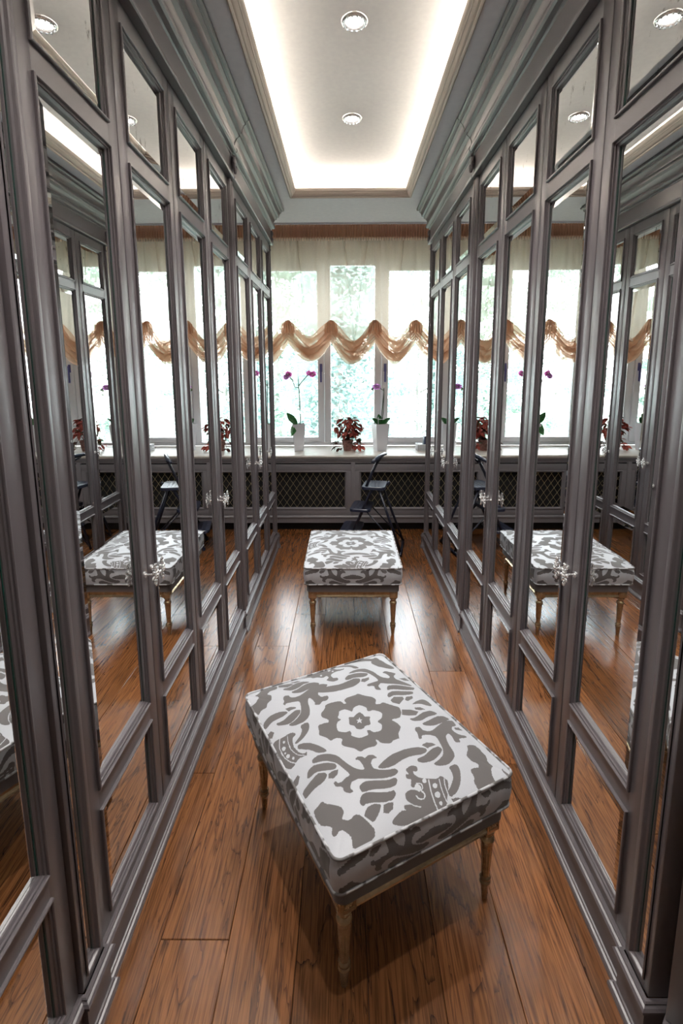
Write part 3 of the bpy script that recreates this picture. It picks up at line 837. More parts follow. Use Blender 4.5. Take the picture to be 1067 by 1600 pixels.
# ------------------------------------------------------------------ stools
PAT = "D599 703,569 697,522 700,491 688,492 663,477 663,471 690,434 700,373 701,361 677,319 654,308 630,333 598,327 581,300 588,262 590,248 550,234 533,264 497,270 472,304 480,336 461,310 438,305 408,313 443,311 420,357 386,369 355,406 364,456 354,481 365,484 390,493 384,496 359,543 338,568 352,602 349,604 348,619 375,662 402,663 430,646 463,667 463,701 458,736 486,752 525,719 552,686 588,664 581,636 591,663 615,658 645,619 675|L552 626,509 620,485 595,476 610,460 629,418 627,409 610,383 587,401 569,369 566,346 539,340 508,376 489,400 492,398 475,385 460,418 428,472 427,479 455,496 453,505 429,553 424,578 455,565 482,607 492,635 525,601 561,581 560,564 567,579 591|D522 579,529 557,525 538,556 527,538 510,522 476,491 485,474 473,448 476,436 491,439 509,417 524,429 541,445 572,469 559,493 572|L499 547,491 530,507 526,490 522,484 505,479 519,462 515,475 526,471 539,484 533|D484 848,453 827,408 819,381 797,386 764,428 761,423 742,402 726,372 732,348 715,319 730,335 741,329 781,318 792,297 764,286 720,261 673,231 652,191 642,143 647,121 667,175 676,219 702,241 739,261 791,220 802,180 812,172 798,163 814,180 831,185 860,205 873,227 862,226 841,261 828,303 836,365 863,421 874,458 869|D397 817,429 837,475 831,547 815,614 823,661 829,692 812,672 784,617 766,555 765,478 770,421 790,395 804|D445 882,422 860,375 863,301 850,253 868,253 886,291 887,341 908,385 917,427 904|D399 925,392 921,352 921,307 898,257 895,220 924,221 937,262 933,315 953,363 950|D219 992,292 965,298 948,255 939,207 967|D293 976,336 975,357 957,318 957,294 969|D228 721,215 704,156 673,113 672,73 692,68 710,112 705,165 725,207 739,229 730|D4 722,12 751,59 775,118 773,157 754,159 741,115 729,57 732,10 709|D158 774,189 775,217 759,216 749,191 751,167 747|D225 633,224 612,201 580,152 551,109 540,100 549,147 573,174 602,178 632,205 636|D108 532,143 528,179 506,212 463,226 433,209 430,176 442,154 474,119 499,101 511|D5 615,55 613,113 614,124 612,136 594,110 584,97 565,88 531,98 489,117 472,134 478,125 458,111 461,77 463,41 439,18 436,-3 471,-17 539|D392 986,490 1014,532 1012,570 1005,618 993,614 971,651 952,671 956,654 939,599 946,550 929,541 888,572 879,565 857,530 853,502 876,497 892,524 903,526 931,489 921,466 945,433 950,430 971,316 992|D621 1000,676 999,727 973,754 930,753 910,723 919,712 952,672 975|D662 893,720 908,784 894,814 836,818 778,857 750,881 761,875 795,858 813,890 822,918 802,946 782,909 765,897 738,928 702,959 666,957 649,870 691,813 710,780 729,746 708,748 674,713 688,728 723,689 732,695 749,737 750,783 749,786 783,772 845,735 877,657 883|D608 854,648 874,712 870,765 844,763 827,725 813,665 835,619 830,601 835|D696 803,751 802,734 780,696 772,679 786|D782 671,806 694,855 688,933 650,965 637,942 619,890 629,819 659,779 661|D743 616,762 639,808 646,873 624,926 608,909 589,847 594,788 614,745 604|D739 584,777 602,829 587,823 569,766 541,737 567|D846 580,890 576,881 558,835 547,822 558|D832 517,882 533,929 538,950 523,952 481,930 476,888 508|D925 734,970 735,985 702,947 709|D806 1014,869 994,903 970,933 979,948 944,952 892,975 856,974 830,936 832,887 866,864 901,861 932,880 948,838 970,743 994|D753 505,798 486,831 459,798 442,759 454,727 472|D829 492,866 484,882 461,848 465,826 477|D741 435,782 430,856 449,903 448,931 423,915 413,857 413,798 399,754 411|D782 382,846 390,905 402,951 396,971 368,932 360,878 352,829 349,788 365|D977 357,935 363,872 347,805 325,774 327,753 345,757 367,729 373,714 356,715 339,693 304,712 302,723 319,759 311,792 289,784 260,769 219,743 189,698 174,656 168,673 150,724 139,777 154,805 177,818 229,841 274,872 285,877 264,860 227,891 219,900 243,948 233,959 246,923 263,911 295,928 317,966 319,976 345|D939 310,969 306,971 281,934 295|D766 220,740 200,673 180,619 187,595 204,605 220,647 216,707 235,753 239|D391 252,429 268,499 285,579 286,649 273,688 249,680 232,646 226,589 241,531 242,476 233,421 236|D681 272,714 276,743 262,751 248,714 248,695 245|D713 129,765 133,763 103,720 57,667 29,621 22,617 42,659 58,701 84,714 110|D906 196,952 187,954 159,951 114,927 89,942 58,917 59,887 29,878 -8,853 -15,777 -16,770 0,777 37,798 50,805 84,834 85,859 79,871 94,850 118,854 151,893 175|D976 38,976 -1,958 3,959 21|D124 403,132 425,175 432,220 417,257 388,272 339,291 297,317 274,334 270,338 297,339 321,320 334,343 343,363 332,370 319,393 328,419 318,426 295,403 302,379 287,373 257,398 238,437 225,473 219,475 200,447 189,388 195,327 218,276 243,238 243,217 222,224 201,202 201,184 217,189 242,161 255,161 273,176 279,179 265,198 261,219 270,242 271,254 278,243 318,229 357,193 386,155 398|D67 353,83 381,123 395,182 380,221 357,222 340,203 328,154 345,117 358,75 347|D16 308,55 324,101 342,126 348,155 335,158 320,127 299,73 293,18 275,13 284|D152 303,164 322,187 326,219 323,201 301,174 292|D253 199,262 213,298 220,346 202,401 182,442 182,441 164,412 147,363 154,309 173,254 181|D221 129,218 151,241 172,273 176,324 153,366 138,396 137,396 121,369 104,325 107,273 126,242 134|D202 98,240 121,270 122,298 110,296 99,264 77,226 59,214 77|D289 76,310 100,336 102,359 95,339 73,307 66|D17 211,45 218,75 229,81 211,120 185,138 163,133 142,106 125,127 110,146 108,166 118,189 109,205 74,217 38,198 14,145 11,87 12,110 50,98 77,75 93,55 81,38 86,46 103,56 114,45 128,15 145|D518 198,552 203,574 189,567 172,550 167,543 178,533 163,544 138,585 118,622 104,648 112,661 90,659 72,557 -15,479 -7,418 -5,327 10,291 34,371 57,397 47,386 57,397 70,431 59,424 69,421 88,432 105,462 112,492 100,499 86,523 98,520 116,505 123,488 109,478 121,506 147,485 156,497 179,512 168,510 189|D619 17,649 13,681 -3,695 -17,615 -18|D48 969,75 970,117 1007,163 995,208 990,192 955,148 960,117 940,139 918,124 885,85 865,74 839,35 838,12 813,2 863,0 901,37 909,66 948|D4 675,28 683,40 665,16 639,1 650|D4 376,36 391,42 380,20 353,-1 347|L64 582,61 578,56 577,53 578,51 582,52 587,55 591,59 592,63 590,65 586|L50 547,45 542,39 540,33 542,30 548,32 555,36 561,43 563,49 561,51 555|L41 523,38 521,35 520,32 521,31 524,32 527,34 530,37 531,40 530,41 527|L50 499,45 494,39 492,34 494,31 500,32 507,37 512,43 514,49 512,51 506|L64 477,61 473,57 472,53 473,51 477,52 482,55 486,60 487,64 486,65 482|L45 613,21 569,19 513,33 470,58 443,62 447,37 473,23 514,25 568,49 611|L88 609,71 566,68 519,84 479,115 461,117 465,87 482,72 520,75 566,91 608|L582 980,576 973,569 970,563 972,562 979,565 987,571 993,578 996,583 994,585 988|L592 957,587 953,582 951,579 952,578 957,580 962,584 967,589 969,593 967,594 963|L575 923,571 918,565 916,561 917,560 922,562 928,567 933,572 936,576 934,578 929|L502 948,498 943,492 941,488 943,487 948,489 954,494 959,499 961,503 959,504 954|L566 115,560 110,552 109,546 112,545 117,548 123,554 127,562 128,568 126,569 121|L597 79,590 75,582 74,576 77,574 82,577 88,584 93,593 94,599 91,601 85|L582 45,574 40,564 39,557 43,555 49,558 56,567 61,577 62,584 59,586 53|L568 17,563 14,557 13,553 15,551 19,554 23,559 26,564 27,569 25,570 21|L578 119,548 72,531 30,524 0,530 0,537 30,554 71,584 118|L627 102,604 64,588 21,593 -6,598 -5,593 21,609 64,632 101|L654 99,630 70,613 26,609 3,615 4,618 27,635 69,659 98|L509 121,532 112,525 96,507 92,508 87,529 94,537 114,513 126|L469 81,475 61,500 55,521 70,516 90,508 88,513 70,500 60,481 65,476 83|L418 72,435 51,461 35,464 38,439 54,422 74"
def load_pattern():
    out = []
    for p in PAT.split('|'):
        pts = np.array([[float(c) for c in q.split()] for q in p[1:].split(',')])/1000.0
        if len(pts) > 6:                       # round the hand-drawn outline
            for _ in range(2):
                nx_ = np.roll(pts, -1, 0); pts = np.stack([pts*.8+nx_*.2, pts*.2+nx_*.8], 1).reshape(-1, 2)
        out.append((1.0 if p[0] == 'D' else 0.0, pts))
    return out
PATTERN = load_pattern()
def damask(U, V):
    """1 on the dark motif, 0 on the light ground"""
    sh = U.shape; U = U.ravel(); V = V.ravel(); res = np.zeros(U.size)
    for val, P_ in PATTERN:
        x0, y0 = P_.min(0); x1, y1 = P_.max(0)
        idx = np.nonzero((U >= x0) & (U <= x1) & (V >= y0) & (V <= y1))[0]
        if not idx.size: continue
        u, v = U[idx], V[idx]; ins = np.zeros(idx.size, bool)
        for (ax, ay), (bx_, by) in zip(P_, np.roll(P_, -1, 0)):
            if ay == by: continue
            c = (ay > v) != (by > v)
            ins ^= c & (u < (bx_-ax)*(v-ay)/(by-ay)+ax)
        res[idx[ins]] = val
    return res.reshape(sh)

HX, HY, CR = .2725, .3375, .022
def rounded(bx_, by, hx, hy, r):
    cx = max(hx-r, 0); cy = max(hy-r, 0)
    ax, ay = abs(bx_), abs(by)
    if ax > cx and ay > cy:
        dx, dy = ax-cx, ay-cy; L_ = math.hypot(dx, dy)
        ax, ay = cx+dx/L_*r, cy+dy/L_*r
    return math.copysign(ax, bx_), math.copysign(ay, by)
def rr_path(hx, hy, r, n=8):
    pts = []
    for cx, cy, a0 in ((hx-r,hy-r,0), (-hx+r,hy-r,90), (-hx+r,-hy+r,180), (hx-r,-hy+r,270)):
        for k in range(n+1):
            a = math.radians(a0+90*k/n); pts.append((cx+r*math.cos(a), cy+r*math.sin(a)))
    return pts
Z_PIPE, Z_LOW = .418, .322
def cushion_mesh():
    nu, nv = 300, 370
    us = np.linspace(0, 1, nu+1); vs2 = np.linspace(0, 1, nv+1)
    U, V = np.meshgrid(us, vs2)
    X = (U-.5)*2*HX; Y = (V-.5)*2*HY
    S_ = np.maximum(np.abs(X)/HX, np.abs(Y)/HY)+1e-9
    BX, BY = X/S_, Y/S_
    cx, cy = HX-CR, HY-CR
    dx = np.maximum(np.abs(BX)-cx, 0); dy = np.maximum(np.abs(BY)-cy, 0)
    Lh = np.hypot(dx, dy)+1e-12; cor = (dx > 0) & (dy > 0)
    RX_ = np.where(cor, np.sign(BX)*(cx+dx/Lh*CR), BX); RY_ = np.where(cor, np.sign(BY)*(cy+dy/Lh*CR), BY)
    k = S_**6
    X2 = X+(RX_-BX)*k; Y2 = Y+(RY_-BY)*k
    e = (1-np.abs(2*U-1)**3.2)*(1-np.abs(2*V-1)**3.6)
    Z = Z_PIPE-.001+.024*np.clip(e, 0, 1)**.8
    Z -= .0012*(np.sin(U*19+V*7)*np.sin(V*23))*np.clip(e,0,1)
    verts = np.stack([X2, Y2, Z], -1).reshape(-1, 3)
    val = damask(U, V).ravel()
    w = nu+1
    ii = np.arange(nv)[:, None]*w+np.arange(nu)[None, :]
    faces = np.stack([ii, ii+1, ii+w+1, ii+w], -1).reshape(-1, 4)
    # sides: boundary loop run down in rows, slightly puckered under the piping
    loop = [(i, 0) for i in range(nu)] + [(nu, j) for j in range(nv)] + [(i, nv) for i in range(nu, 0, -1)] + [(0, j) for j in range(nv, 0, -1)]
    bi = np.array([j*w+i for i, j in loop]); nb = len(loop)
    bx_ = verts[bi, 0]; by = verts[bi, 1]
    rows = 30; pv = [verts]; pc = [val]; prev = bi; fl_ = [faces]
    tl = np.arange(nb)/nb
    nx = np.where(np.abs(bx_) > HX-CR-1e-6, np.sign(bx_)*np.maximum(np.abs(bx_)-(HX-CR), 0), 0); ny = np.where(np.abs(by) > HY-CR-1e-6, np.sign(by)*np.maximum(np.abs(by)-(HY-CR), 0), 0)
    nl = np.hypot(nx, ny)+1e-9; nx /= nl; ny /= nl
    side_u = (np.abs(by) > HY-CR)
    su = bx_/(2*HX)+.5; sv = by/(2*HY)+.5
    off = len(verts)
    puck = .0014*np.sin(tl*nb*.26+2*np.sin(tl*40))
    for r_ in range(1, rows+1):
        d = r_/rows
        bul = .006*math.sin(PI*d)-.003*d
        x = bx_+nx*(bul+puck*(1-d)**1.0*math.sin(PI*min(1, d*1.3))); y = by+ny*(bul+puck*(1-d)*math.sin(PI*min(1, d*1.3)))
        z = np.full(nb, (Z_PIPE-.001)+(Z_LOW-Z_PIPE)*d)
        pv.append(np.stack([x, y, z], -1))
        cu = np.where(side_u, su, .24-d*.20); cv = np.where(side_u, .34-d*.17, sv)
        cu = np.where(side_u & (su > .5), 1.0-su, cu)
        pc.append(damask(cu, cv))
        cur = off+np.arange(nb); off += nb
        fl_.append(np.stack([prev, np.roll(prev, -1), np.roll(cur, -1), cur], -1)); prev = cur
    V3 = np.concatenate(pv); C3 = np.concatenate(pc); F3 = np.concatenate(fl_)
    me = bpy.data.meshes.new('cushion')
    me.from_pydata(V3.tolist(), [], F3.tolist()); me.update()
    at = me.attributes.new('damask', 'FLOAT', 'POINT'); at.data.foreach_set('value', C3.astype(np.float32))
    me.materials.append(M['fabric'])
    me.polygons.foreach_set('use_smooth', np.ones(len(me.polygons), bool))
    return me
def plain_band(nm, hx, hy, r, z0, z1):
    p = rr_path(hx, hy, r); mb = MB(); n = len(p)
    vs_ = [(x, y, z) for z in (z0, z1) for x, y in p]
    mb.add(vs_, [(i, (i+1) % n, n+(i+1) % n, n+i) for i in range(n)] + [tuple(range(n)), tuple(range(n, 2*n))])
    me = mb.mesh(nm, M['fabric'], True, 40)
    val = damask(np.array([abs((v.co.x/(2*HX)+.5)) for v in me.vertices]), np.array([.3+.0*v.co.z for v in me.vertices]))
    at = me.attributes.new('damask', 'FLOAT', 'POINT'); at.data.foreach_set('value', np.full(len(me.vertices), .8, np.float32))
    return me
def make_stool():
    t = thing('upholstered_stool', '', 'stool')
    cu = link('cushion', cushion_mesh(), t)
    for z, hx, hy in ((Z_PIPE, HX+.001, HY+.001), (Z_LOW+.001, HX-.001, HY-.001)):
        MB().tube([(x, y, z) for x, y in rr_path(hx, hy, CR, 8)], .0038, 8, closed=True).build('piping', M['piping'], cu, True)
    link('seat_band', plain_band('seat_band', HX-.012, HY-.012, .026, .274, Z_LOW+.002), t)
    fx, fy = HX-.021, HY-.021           # outer edge of the gilt frame
    lx, ly = fx-.0225, fy-.0225         # leg centres
    RP = [(-.030,.284),(.0,.284),(.003,.282),(.003,.276),(-.001,.273),(-.004,.270),(-.004,.252),(-.001,.249),(.003,.246),(.004,.241),(.001,.237),(-.006,.236),(-.030,.236)]
    c = .0225+.0225
    for path in ([(-fx+c,-fy+.004),(fx-c,-fy+.004)], [(fx-.004,-fy+c),(fx-.004,fy-c)], [(fx-c,fy-.004),(-fx+c,fy-.004)], [(-fx+.004,fy-c),(-fx+.004,-fy+c)]):
        MB().sweep(path, RP).build('apron_rail', M['gold'], t, True, 30)
    leg = MB().lathe([(.017,.2335),(.017,.228),(.020,.226),(.020,.222),(.0145,.218),(.0135,.210),(.018,.206),(.0205,.200),(.0205,.194),(.018,.190)], 28)
    # fluted shaft
    nf = 10
    prof = [(.0175,.190),(.0172,.184)] + [(.0170-.0055*k/8, .182-.104*k/8) for k in range(9)] + [(.0118,.076)]
    fl2 = lambda z, k: 1.0-(.16*max(0, math.cos(2*PI*k/(nf*4)*nf)) if .08 < z < .182 else 0)
    leg.lathe(prof, nf*4, flute=fl2)
    leg.lathe([(.0120,.077),(.0155,.073),(.0165,.069),(.0150,.064),(.0128,.062),(.0160,.058),(.0165,.053),(.0140,.048),(.0125,.044),(.0120,.038),(.0095,.010),(.0085,.0008)], 28)
    leg_me = leg.mesh('leg', M['gold'], True, 40)
    blk_me = MB().box((-.0225,-.0225,.2335), (.0225,.0225,.286), .0025).mesh('corner_block', M['gold'], True, 40)
    ro = MB()
    for k in range(8):
        a = 2*PI*k/8
        ro.ellipsoid((.0075*math.cos(a), -.0005, .0075*math.sin(a)), (.0052,.0022,.0034), 7, 4, Matrix.Rotation(-a, 3, 'Y'))
    ro.ellipsoid((0,-.001,0), (.0035,.003,.0035), 7, 4)
    for a_, b_ in (((-.016,-.0145),(.016,-.0125)), ((-.016,.0125),(.016,.0145)), ((-.016,-.0145),(-.014,.0145)), ((.014,-.0145),(.016,.0145))):
        ro.box((a_[0],-.0012,a_[1]), (b_[0],.001,b_[1]))
    ro_me = ro.mesh('rosette', M['gold'], True, 50)
    for sx in (-1, 1):
        for sy in (-1, 1):
            link('leg', leg_me, t, (sx*lx, sy*ly, 0))
            b = link('corner_block', blk_me, t, (sx*lx, sy*ly, 0))
            link('rosette', ro_me, b, (0, sy*.0227, .260), 0 if sy < 0 else PI)
            link('rosette', ro_me, b, (sx*.0227, 0, .260), PI/2 if sx > 0 else -PI/2)
    return t
st = make_stool()
st.location = (.017, 1.397, 0); st.rotation_euler = (0, 0, math.radians(28.2))
tag(st, 'large grey damask stool set askew in the foreground', 'stool', 'damask stools')
st2 = copy_tree(st); st2.location = (.0, 3.02, 0); st2.rotation_euler = (0, 0, 0)
tag(st2, 'grey damask stool standing square in the middle distance', 'stool', 'damask stools')

# ------------------------------------------------------------------ folding step stool by the window
ld_ = thing('step_stool', 'blue-black folding step stool with a grab handle by the radiator cover', 'step stool', (.20, 4.22, 0), math.radians(-10))
def tread(nm, x, z, hw, d0, d1, slots=False):
    # rounded tread: d0..d1 along depth x, half width hw along y
    p = rr_path((d1-d0)/2, hw, .035, 6); n = len(p); cx = x+(d0+d1)/2
    mb = MB(); rings = [(-.012,.006), (-.014,.0), (.006,.0), (.010,.005)]
    vs_ = []
    for dz, ins in rings:
        for px, py in p:
            f = 1-ins/max(abs(px)+abs(py), .02); vs_.append((cx+px*f, py*f, z+dz))
    fs_ = [(r_*n+i, r_*n+(i+1) % n, (r_+1)*n+(i+1) % n, (r_+1)*n+i) for r_ in range(len(rings)-1) for i in range(n)]
    fs_ += [tuple(range(n)), tuple(range((len(rings)-1)*n, len(rings)*n))]
    mb.add(vs_, fs_)
    o = mb.build(nm, M['ladder_step'], ld_, True, 35)
    g = MB()
    for k in range(4): g.box((cx-.05+.03*k,-hw+.04,z+.0095), (cx-.05+.03*k+.006,hw-.04,z+.0125), .001)
    g.build('grip_rib', M['ladder'], o)
    return o
tread('tread', .01, .545, .135, -.10, .095)
tread('tread', -.085, .355, .145, -.105, .07)
tread('tread', -.17, .165, .150, -.105, .07)
for y in (-.115, .115):
    MB().tube([(-.225,y*1.22,.012), (-.02,y*1.05,.50), (.005,y,.535)], .0105, 10).build('front_rail', M['ladder'], ld_, True)
    MB().tube([(.245,y*1.30,.012), (.055,y*1.0,.53)], .0105, 10).build('rear_leg', M['ladder'], ld_, True)
    MB().tube([(.235,y*1.22,.04), (-.055,y*1.02,.35)], .006, 8).build('brace', M['ladder'], ld_, True)
    MB().tube([(-.225,y*1.22,.0005), (-.222,y*1.21,.028)], .0145, 12).build('foot', M['ladder_step'], ld_, True, 40)
MB().tube([(.245,-.215,.0125), (.245,.175,.0125)], .012, 10).build('rear_foot_bar', M['ladder'], ld_, True)
MB().tube([(-.06,-.10,.505),(-.06,.10,.505)], .007, 8).build('cross_bar', M['ladder'], ld_, True)
MB().tube([(.10,.06,.535), (.125,.06,.565)], .012, 8).build('latch', M['ladder_step'], ld_, True)
po_ = MB().tube([(-.055,-.095,.545), (-.01,-.085,.66), (.03,-.07,.745)], [.013,.012,.012], 10)
po_.tube([(.03,-.07,.745), (.045,-.085,.775)], .011, 8).tube([(.03,-.07,.745), (.065,.04,.785)], .010, 8)
po_.build('handle_post', M['ladder'], ld_, True)
MB().tube([(.0,-.155,.765), (.03,-.11,.785), (.055,-.03,.800), (.075,.06,.803), (.085,.13,.793)], [.011,.016,.017,.016,.011], 12).build('grip', M['ladder_step'], ld_, True)

# ------------------------------------------------------------------ plants on the sill
def square_pot(t, w0, w1, h):
    mb = MB(); a, b = w0/2, w1/2; r0, r1 = a-.006, b-.005
    def ring(s_, z, bevel=.008):
        c = s_-bevel
        return [(c,-s_,z),(s_,-c,z),(s_,c,z),(c,s_,z),(-c,s_,z),(-s_,c,z),(-s_,-c,z),(-c,-s_,z)]
    rs = [ring(a, .0008), ring(a+.002, .01), ring(b, h-.004), ring(b-.001, h), ring(r1, h), ring(r1-.002, h-.03)]
    vs_ = [q for r_ in rs for q in r_]; fs_ = []
    for i in range(len(rs)-1):
        for k in range(8): fs_.append((i*8+k, i*8+(k+1) % 8, (i+1)*8+(k+1) % 8, (i+1)*8+k))
    fs_.append(tuple(range(8)))
    mb.add(vs_, fs_); p = mb.build('pot', M['pot'], t, True, 30)
    s2 = r1-.002
    MB().box((-s2,-s2,h-.034), (s2,s2,h-.028)).build('soil', M['soil'], t)
    return p
def leaf_mesh(nm, L_, W_, mt, curl=.3, fold=.25, nseg=10):
    mb = MB()
    def fn(u, v):
        s_ = v; w = W_*math.sin(PI*min(1, s_*.96+.02))**.75*(1-.25*s_)
        x = (u-.5)*2*w
        return (x, L_*s_, fold*abs(x)-curl*L_*s_*s_)
    mb.grid(fn, 6, nseg)
    me = mb.mesh(nm, mt, True)
    return me
def flower_mesh(nm, mt, r):
    mb = MB()
    def petal(a, L_, W_, tilt):
        ca, sa = math.cos(a), math.sin(a)
        def fn(u, v):
            w = W_*math.sin(PI*min(1, v*.93+.05))**.7; x = (u-.5)*2*w; y = L_*v
            z = -tilt*v*v*L_ + .2*abs(x)
            return (x*ca-y*sa, -z-.002, x*sa+y*ca)
        mb.grid(fn, 4, 6)
    for k, (L_, W_) in enumerate([(1,.42),(.95,.62),(.9,.4),(.9,.4),(.95,.62)]):
        petal(2*PI*k/5, r*L_, r*W_, .25)
    return mb.mesh(nm, mt, True)
FLOWER = flower_mesh('flower', M['petal'], .030)
FLOWER_P = flower_mesh('flower', M['petal_pale'], .030)
lipm = MB().ellipsoid((0,-.008,-.004), (.005,.006,.007), 8, 5).ellipsoid((0,-.005,.004), (.004,.004,.004), 8, 5)
LIP = lipm.mesh('lip', M['lip'], True)
def add_flower(t, p, me, rz=0, rx=0):
    f = link('flower', me, t, p); f.rotation_euler = (rx, 0, rz)
    link('lip', LIP, f)
def add_leaf(t, me, p, rx, rz, ry=0):
    l = link('leaf', me, t, p); l.rotation_euler = (rx, ry, rz)
ZS = Z_SILL
t = thing('potted_orchid', 'tall two-branched purple orchid in a white pot on the left of the sill', 'orchid', (-.497, 4.93, ZS), .12, 'orchids on the sill')
square_pot(t, .088, .125, .263)
MB().tube([(.01,0,0.217),(.022,0,0.308),(.018,-.005,0.365),(.012,-.01,0.570),(.006,-.012,0.638),(.004,-.012,0.752)], [.005,.005,.0045,.0045,.0045,.002], 7).build('stem', M['stem'], t, True)
MB().tube([(.006,-.012,0.627),(.04,-.02,0.667),(.085,-.03,0.720),(.105,-.03,0.735)], .0042, 6).build('branch', M['stem'], t, True)
MB().tube([(.006,-.012,0.610),(-.03,-.02,0.616),(-.05,-.03,0.684),(-.085,-.03,0.720)], .0042, 6).build('branch', M['stem'], t, True)
for p in ((.105,-.035,0.747), (.135,-.04,0.732), (.150,-.03,0.741)): add_flower(t, p, FLOWER, random.uniform(-.4,.4), random.uniform(-.2,.2))
for p in ((-.092,-.04,0.743), (-.080,-.035,0.735)): add_flower(t, p, FLOWER, random.uniform(-.4,.4), random.uniform(-.2,.2))
for p in ((-.115,-.04,0.709), (-.105,-.035,0.718)): add_flower(t, p, FLOWER_P, random.uniform(-.4,.4), .2)
OL = leaf_mesh('leaf', .155, .037, M['leafgreen'], .15)
OL2 = leaf_mesh('leaf', .135, .035, M['leafgreen'], .25)
l = link('leaf', OL, t, (-.012,-.02,0.257)); l.rotation_euler = (math.radians(78), math.radians(-42), 0)
l = link('leaf', OL2, t, (-.02,-.05,0.279)); l.rotation_euler = (math.radians(-95), math.radians(25), math.radians(6))
t = thing('potted_orchid', 'small pink orchid with bowed stem in a white pot by the right mullion', 'orchid', (.298, 4.93, ZS), .35, 'orchids on the sill')
square_pot(t, .10, .14, .263)
MB().tube([(.0,0,0.228),(.012,0,0.342),(.022,-.005,0.479),(.030,-.008,0.570),(.022,-.012,0.587),(-.01,-.03,0.598),(-.045,-.045,0.621)], .0038, 6).build('stem', M['stem'], t, True)
MB().tube([(.012,.004,0.228),(.03,.004,0.365),(.034,.0,0.513),(.030,-.006,0.604)], .0042, 6).build('stake', M['stem'], t, True)
for p in ((-.062,-.05,0.621), (-.045,-.052,0.616), (-.078,-.045,0.616)): add_flower(t, p, FLOWER_P, random.uniform(-.5,.5), .1)
bd = MB()
for p in ((-.105,-.05,0.604), (-.115,-.05,0.595), (-.100,-.045,0.591)): bd.ellipsoid(p, (.007,.007,0.010), 7, 5)
bd.build('buds', M['bud'], t, True)
OL3 = leaf_mesh('leaf', .12, .034, M['leafgreen'], .2)
for rx, ry, rz in ((70, 12, 20), (80, -14, -25), (60, 30, 120), (62, -30, 200)):
    l = link('leaf', OL3, t, (.008,0,0.239)); l.rotation_euler = (math.radians(rx), math.radians(ry), math.radians(rz))
MB().tube([(-.035,-.03,0.228),(-.036,-.03,0.331)], .003, 7).tube([(-.05,-.03,0.314),(-.02,-.03,0.308),(.03,-.03,0.306)], .003, 7).build('clip', M['white'], t, True)

t = thing('coleus_plant', 'bushy red-leaved plant in a clay pot between the two orchids', 'plant', (-.02, 4.92, ZS))
MB().lathe([(.036,.0008),(.042,.02),(.052,.085),(.056,.09),(.056,.108),(.050,.108),(.047,.09)], 24).build('pot', M['clay'], t, True, 40)
MB().lathe([(.001,.092),(.048,.092)], 20, caps=False).build('soil', M['soil'], t)
CL = [leaf_mesh('leaf', .062, .023, M[k], .35, .3, 5) for k in ('coleus_red', 'coleus_dark', 'coleus_green')]
sm = MB(); rr = random.Random(11)
spots = []
for k in range(34):
    a = rr.uniform(0, 2*PI); reach = rr.uniform(.02,.115); top = rr.uniform(.22,.325)-reach*.55
    end = (reach*math.cos(a), reach*math.sin(a)*.8, top)
    if rr.random() < .34:
        end = (reach*1.15*math.cos(a), reach*.9*math.sin(a), max(.04, top-.15))
    mid = (end[0]*.5, end[1]*.5, max(end[2], .15)*.98+.02)
    sm.tube([(0,0,.09), mid, end], .0018, 5)
    spots += [(end, a), (mid, a)]
sm.build('stems', M['coleus_dark'], t, True)
for i in range(170):
    e, a = spots[i % len(spots)]
    z = e[2]+rr.uniform(-.012,.02)
    cls = 0 if (z > .17 and rr.random() < .75) or (e[0] > .03 and rr.random() < .55) else (1 if rr.random() < .6 else 2)
    l = link('leaf', CL[cls], t, (e[0]+rr.uniform(-.015,.015), e[1]+rr.uniform(-.015,.015), z))
    l.rotation_euler = (math.radians(rr.uniform(-55,30)), math.radians(rr.uniform(-30,30)), a-PI/2+rr.uniform(-1.3,1.3))
    l.scale = (1,1,1)
# small basket with odds and ends at the right end of the sill
t = thing('basket', 'small white woven basket at the right end of the sill', 'basket', (.745, 4.93, ZS), .05)
mb = MB(); x0, x1, y0, y1, h = -.09, .09, -.06, .06, .062
mb.box((x0,y0,.001), (x1,y1,.005))
for k in range(13):
    x = x0+(x1-x0)*k/12
    for y in (y0, y1): mb.box((x-.003,y-.002,.003), (x+.003,y+.002,h))
for k in range(9):
    y = y0+(y1-y0)*k/8
    for x in (x0, x1): mb.box((x-.002,y-.003,.003), (x+.002,y+.003,h))
for k in range(5):
    z = .005+(h-.008)*k/4
    mb.box((x0-.003,y0-.004,z), (x1+.003,y0+.003,z+.006)).box((x0-.003,y1-.003,z), (x1+.003,y1+.004,z+.006)).box((x0-.004,y0,z), (x0+.003,y1,z+.006)).box((x1-.003,y0,z), (x1+.004,y1,z+.006))
mb.build('weave', M['basket'], t)
MB().tube([(x0,y0,h),(x1,y0,h),(x1,y1,h),(x0,y1,h)], .005, 8, closed=True).build('rim', M['basket'], t, True)
o = MB().box((-.010,-.035,0), (.010,.035,.135), .003).build('notebook', M['navy'], None, True, 40, (.730,4.935,ZS+.0055), .1)
tag(o, 'navy notebook standing upright in the white basket', 'notebook')
o = MB().box((-.030,-.045,0), (.030,.045,.06), .006).build('black_case', M['ladder'], None, True, 40, (.690,4.93,ZS+.0055), .05)
tag(o, 'small black case lying in the white basket', 'case')

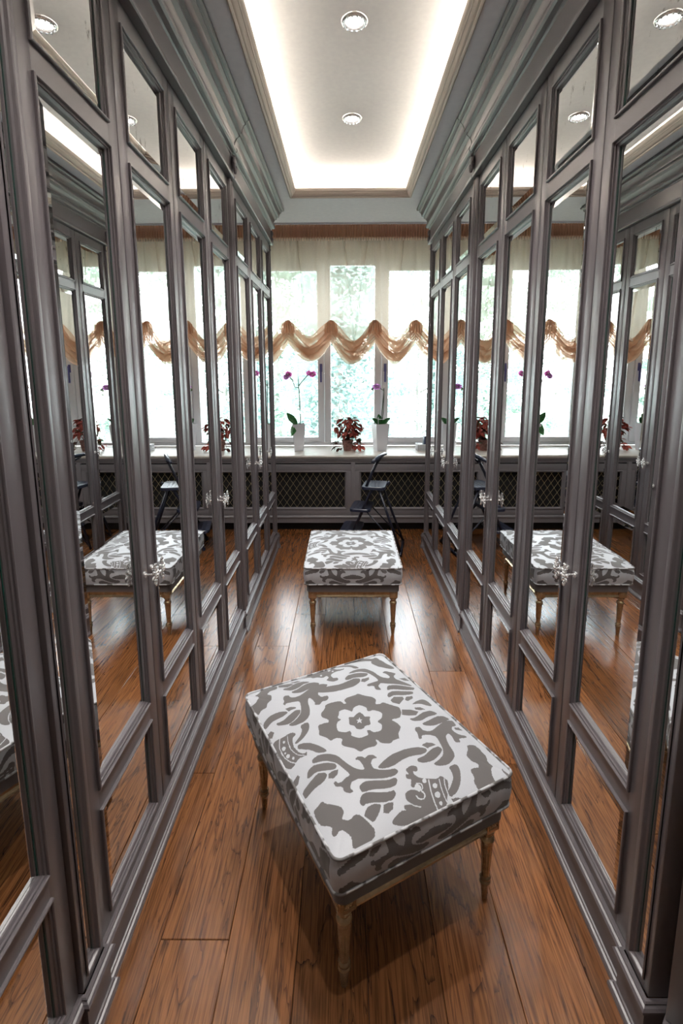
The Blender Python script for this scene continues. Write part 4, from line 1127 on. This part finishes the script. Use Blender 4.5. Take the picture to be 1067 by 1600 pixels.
# ------------------------------------------------------------------ garden outside
g = MB().box((-60,5.6,-4.2), (60,90,-4.0)).build('lawn', M['lawn']); tag(g, kind='structure', label='lawn far below the window')
def tree(nm, label, x, y, h, rad, mi, n, seed, conifer=False):
    r_ = random.Random(seed)
    t = thing(nm, label, 'tree', (x, y, -4.0), 0, 'trees beyond the window')
    tr = MB().tube([(0,0,0),(.05,.02,h*.3),(-.03,.05,h*.6),(.02,0,h*.92)], [.13,.10,.07,.02], 10)
    cl_ = []
    for k in range(34):
        f = (k+.5)/34
        z = h*(.14+.84*f); a = k*2.4
        R = rad*((1-f)*1.0+.12) if conifer else rad*(math.sin(PI*(.12+.8*f))**.7)
        q = R*(r_.uniform(.45,1.0))
        cl_.append((q*math.cos(a), q*math.sin(a), z, .30+.32*r_.random()))
        tr.tube([(0,0,z-.3 if not conifer else z+.1), (q*.5*math.cos(a), q*.5*math.sin(a), z-.05), (q*math.cos(a), q*math.sin(a), z)], [.022,.014,.006], 5)
    tr.build('trunk', M['bark'], t, True)
    mb = MB()
    for i in range(n):
        cx, cy, cz, cr = cl_[i % len(cl_)]
        while True:
            d = Vector((r_.uniform(-1,1), r_.uniform(-1,1), r_.uniform(-1,1)))
            if d.length <= 1: break
        p = Vector((cx+d.x*cr*1.5, cy+d.y*cr*1.5, cz+d.z*cr*.65))
        s_ = r_.uniform(.04,.085)
        e1 = Vector((r_.gauss(0,1), r_.gauss(0,1), r_.gauss(0,.6))).normalized()
        e2 = e1.cross(Vector((r_.gauss(0,1), r_.gauss(0,1), r_.gauss(0,1)))).normalized()
        o_ = len(mb.v)
        mb.v += [tuple(p-e1*s_), tuple(p+e2*s_*.45), tuple(p+e1*s_), tuple(p-e2*s_*.45)]
        mb.f.append((o_, o_+1, o_+2, o_+3))
    me = bpy.data.meshes.new('foliage'); me.from_pydata(mb.v, [], mb.f); me.update(); me.materials.append(M['fol'][mi])
    f_ = link('foliage', me, t); f_['kind'] = 'stuff'
    return t
tree('fir_tree', 'blue-green fir tree behind the middle window pane', -.15, 9.2, 9.0, 1.05, 0, 18000, 5, True)
tree('garden_tree', 'leafy green tree behind the left window pane', -1.75, 12.9, 8.5, 1.3, 1, 20000, 6)
tree('garden_tree', 'pale leafy tree behind the right window pane', 1.85, 13.0, 8.8, 1.1, 2, 13000, 8)
tree('garden_tree', 'distant pale tree between the fir and the left tree', 0.0, 18.5, 9.5, 2.4, 2, 20000, 9)
tree('garden_tree', 'distant green tree at the far right of the garden', 5.6, 17.5, 9.5, 2.6, 1, 14000, 10)
tree('garden_tree', 'distant green tree at the far left of the garden', -6.0, 18, 9.5, 2.6, 1, 14000, 12)
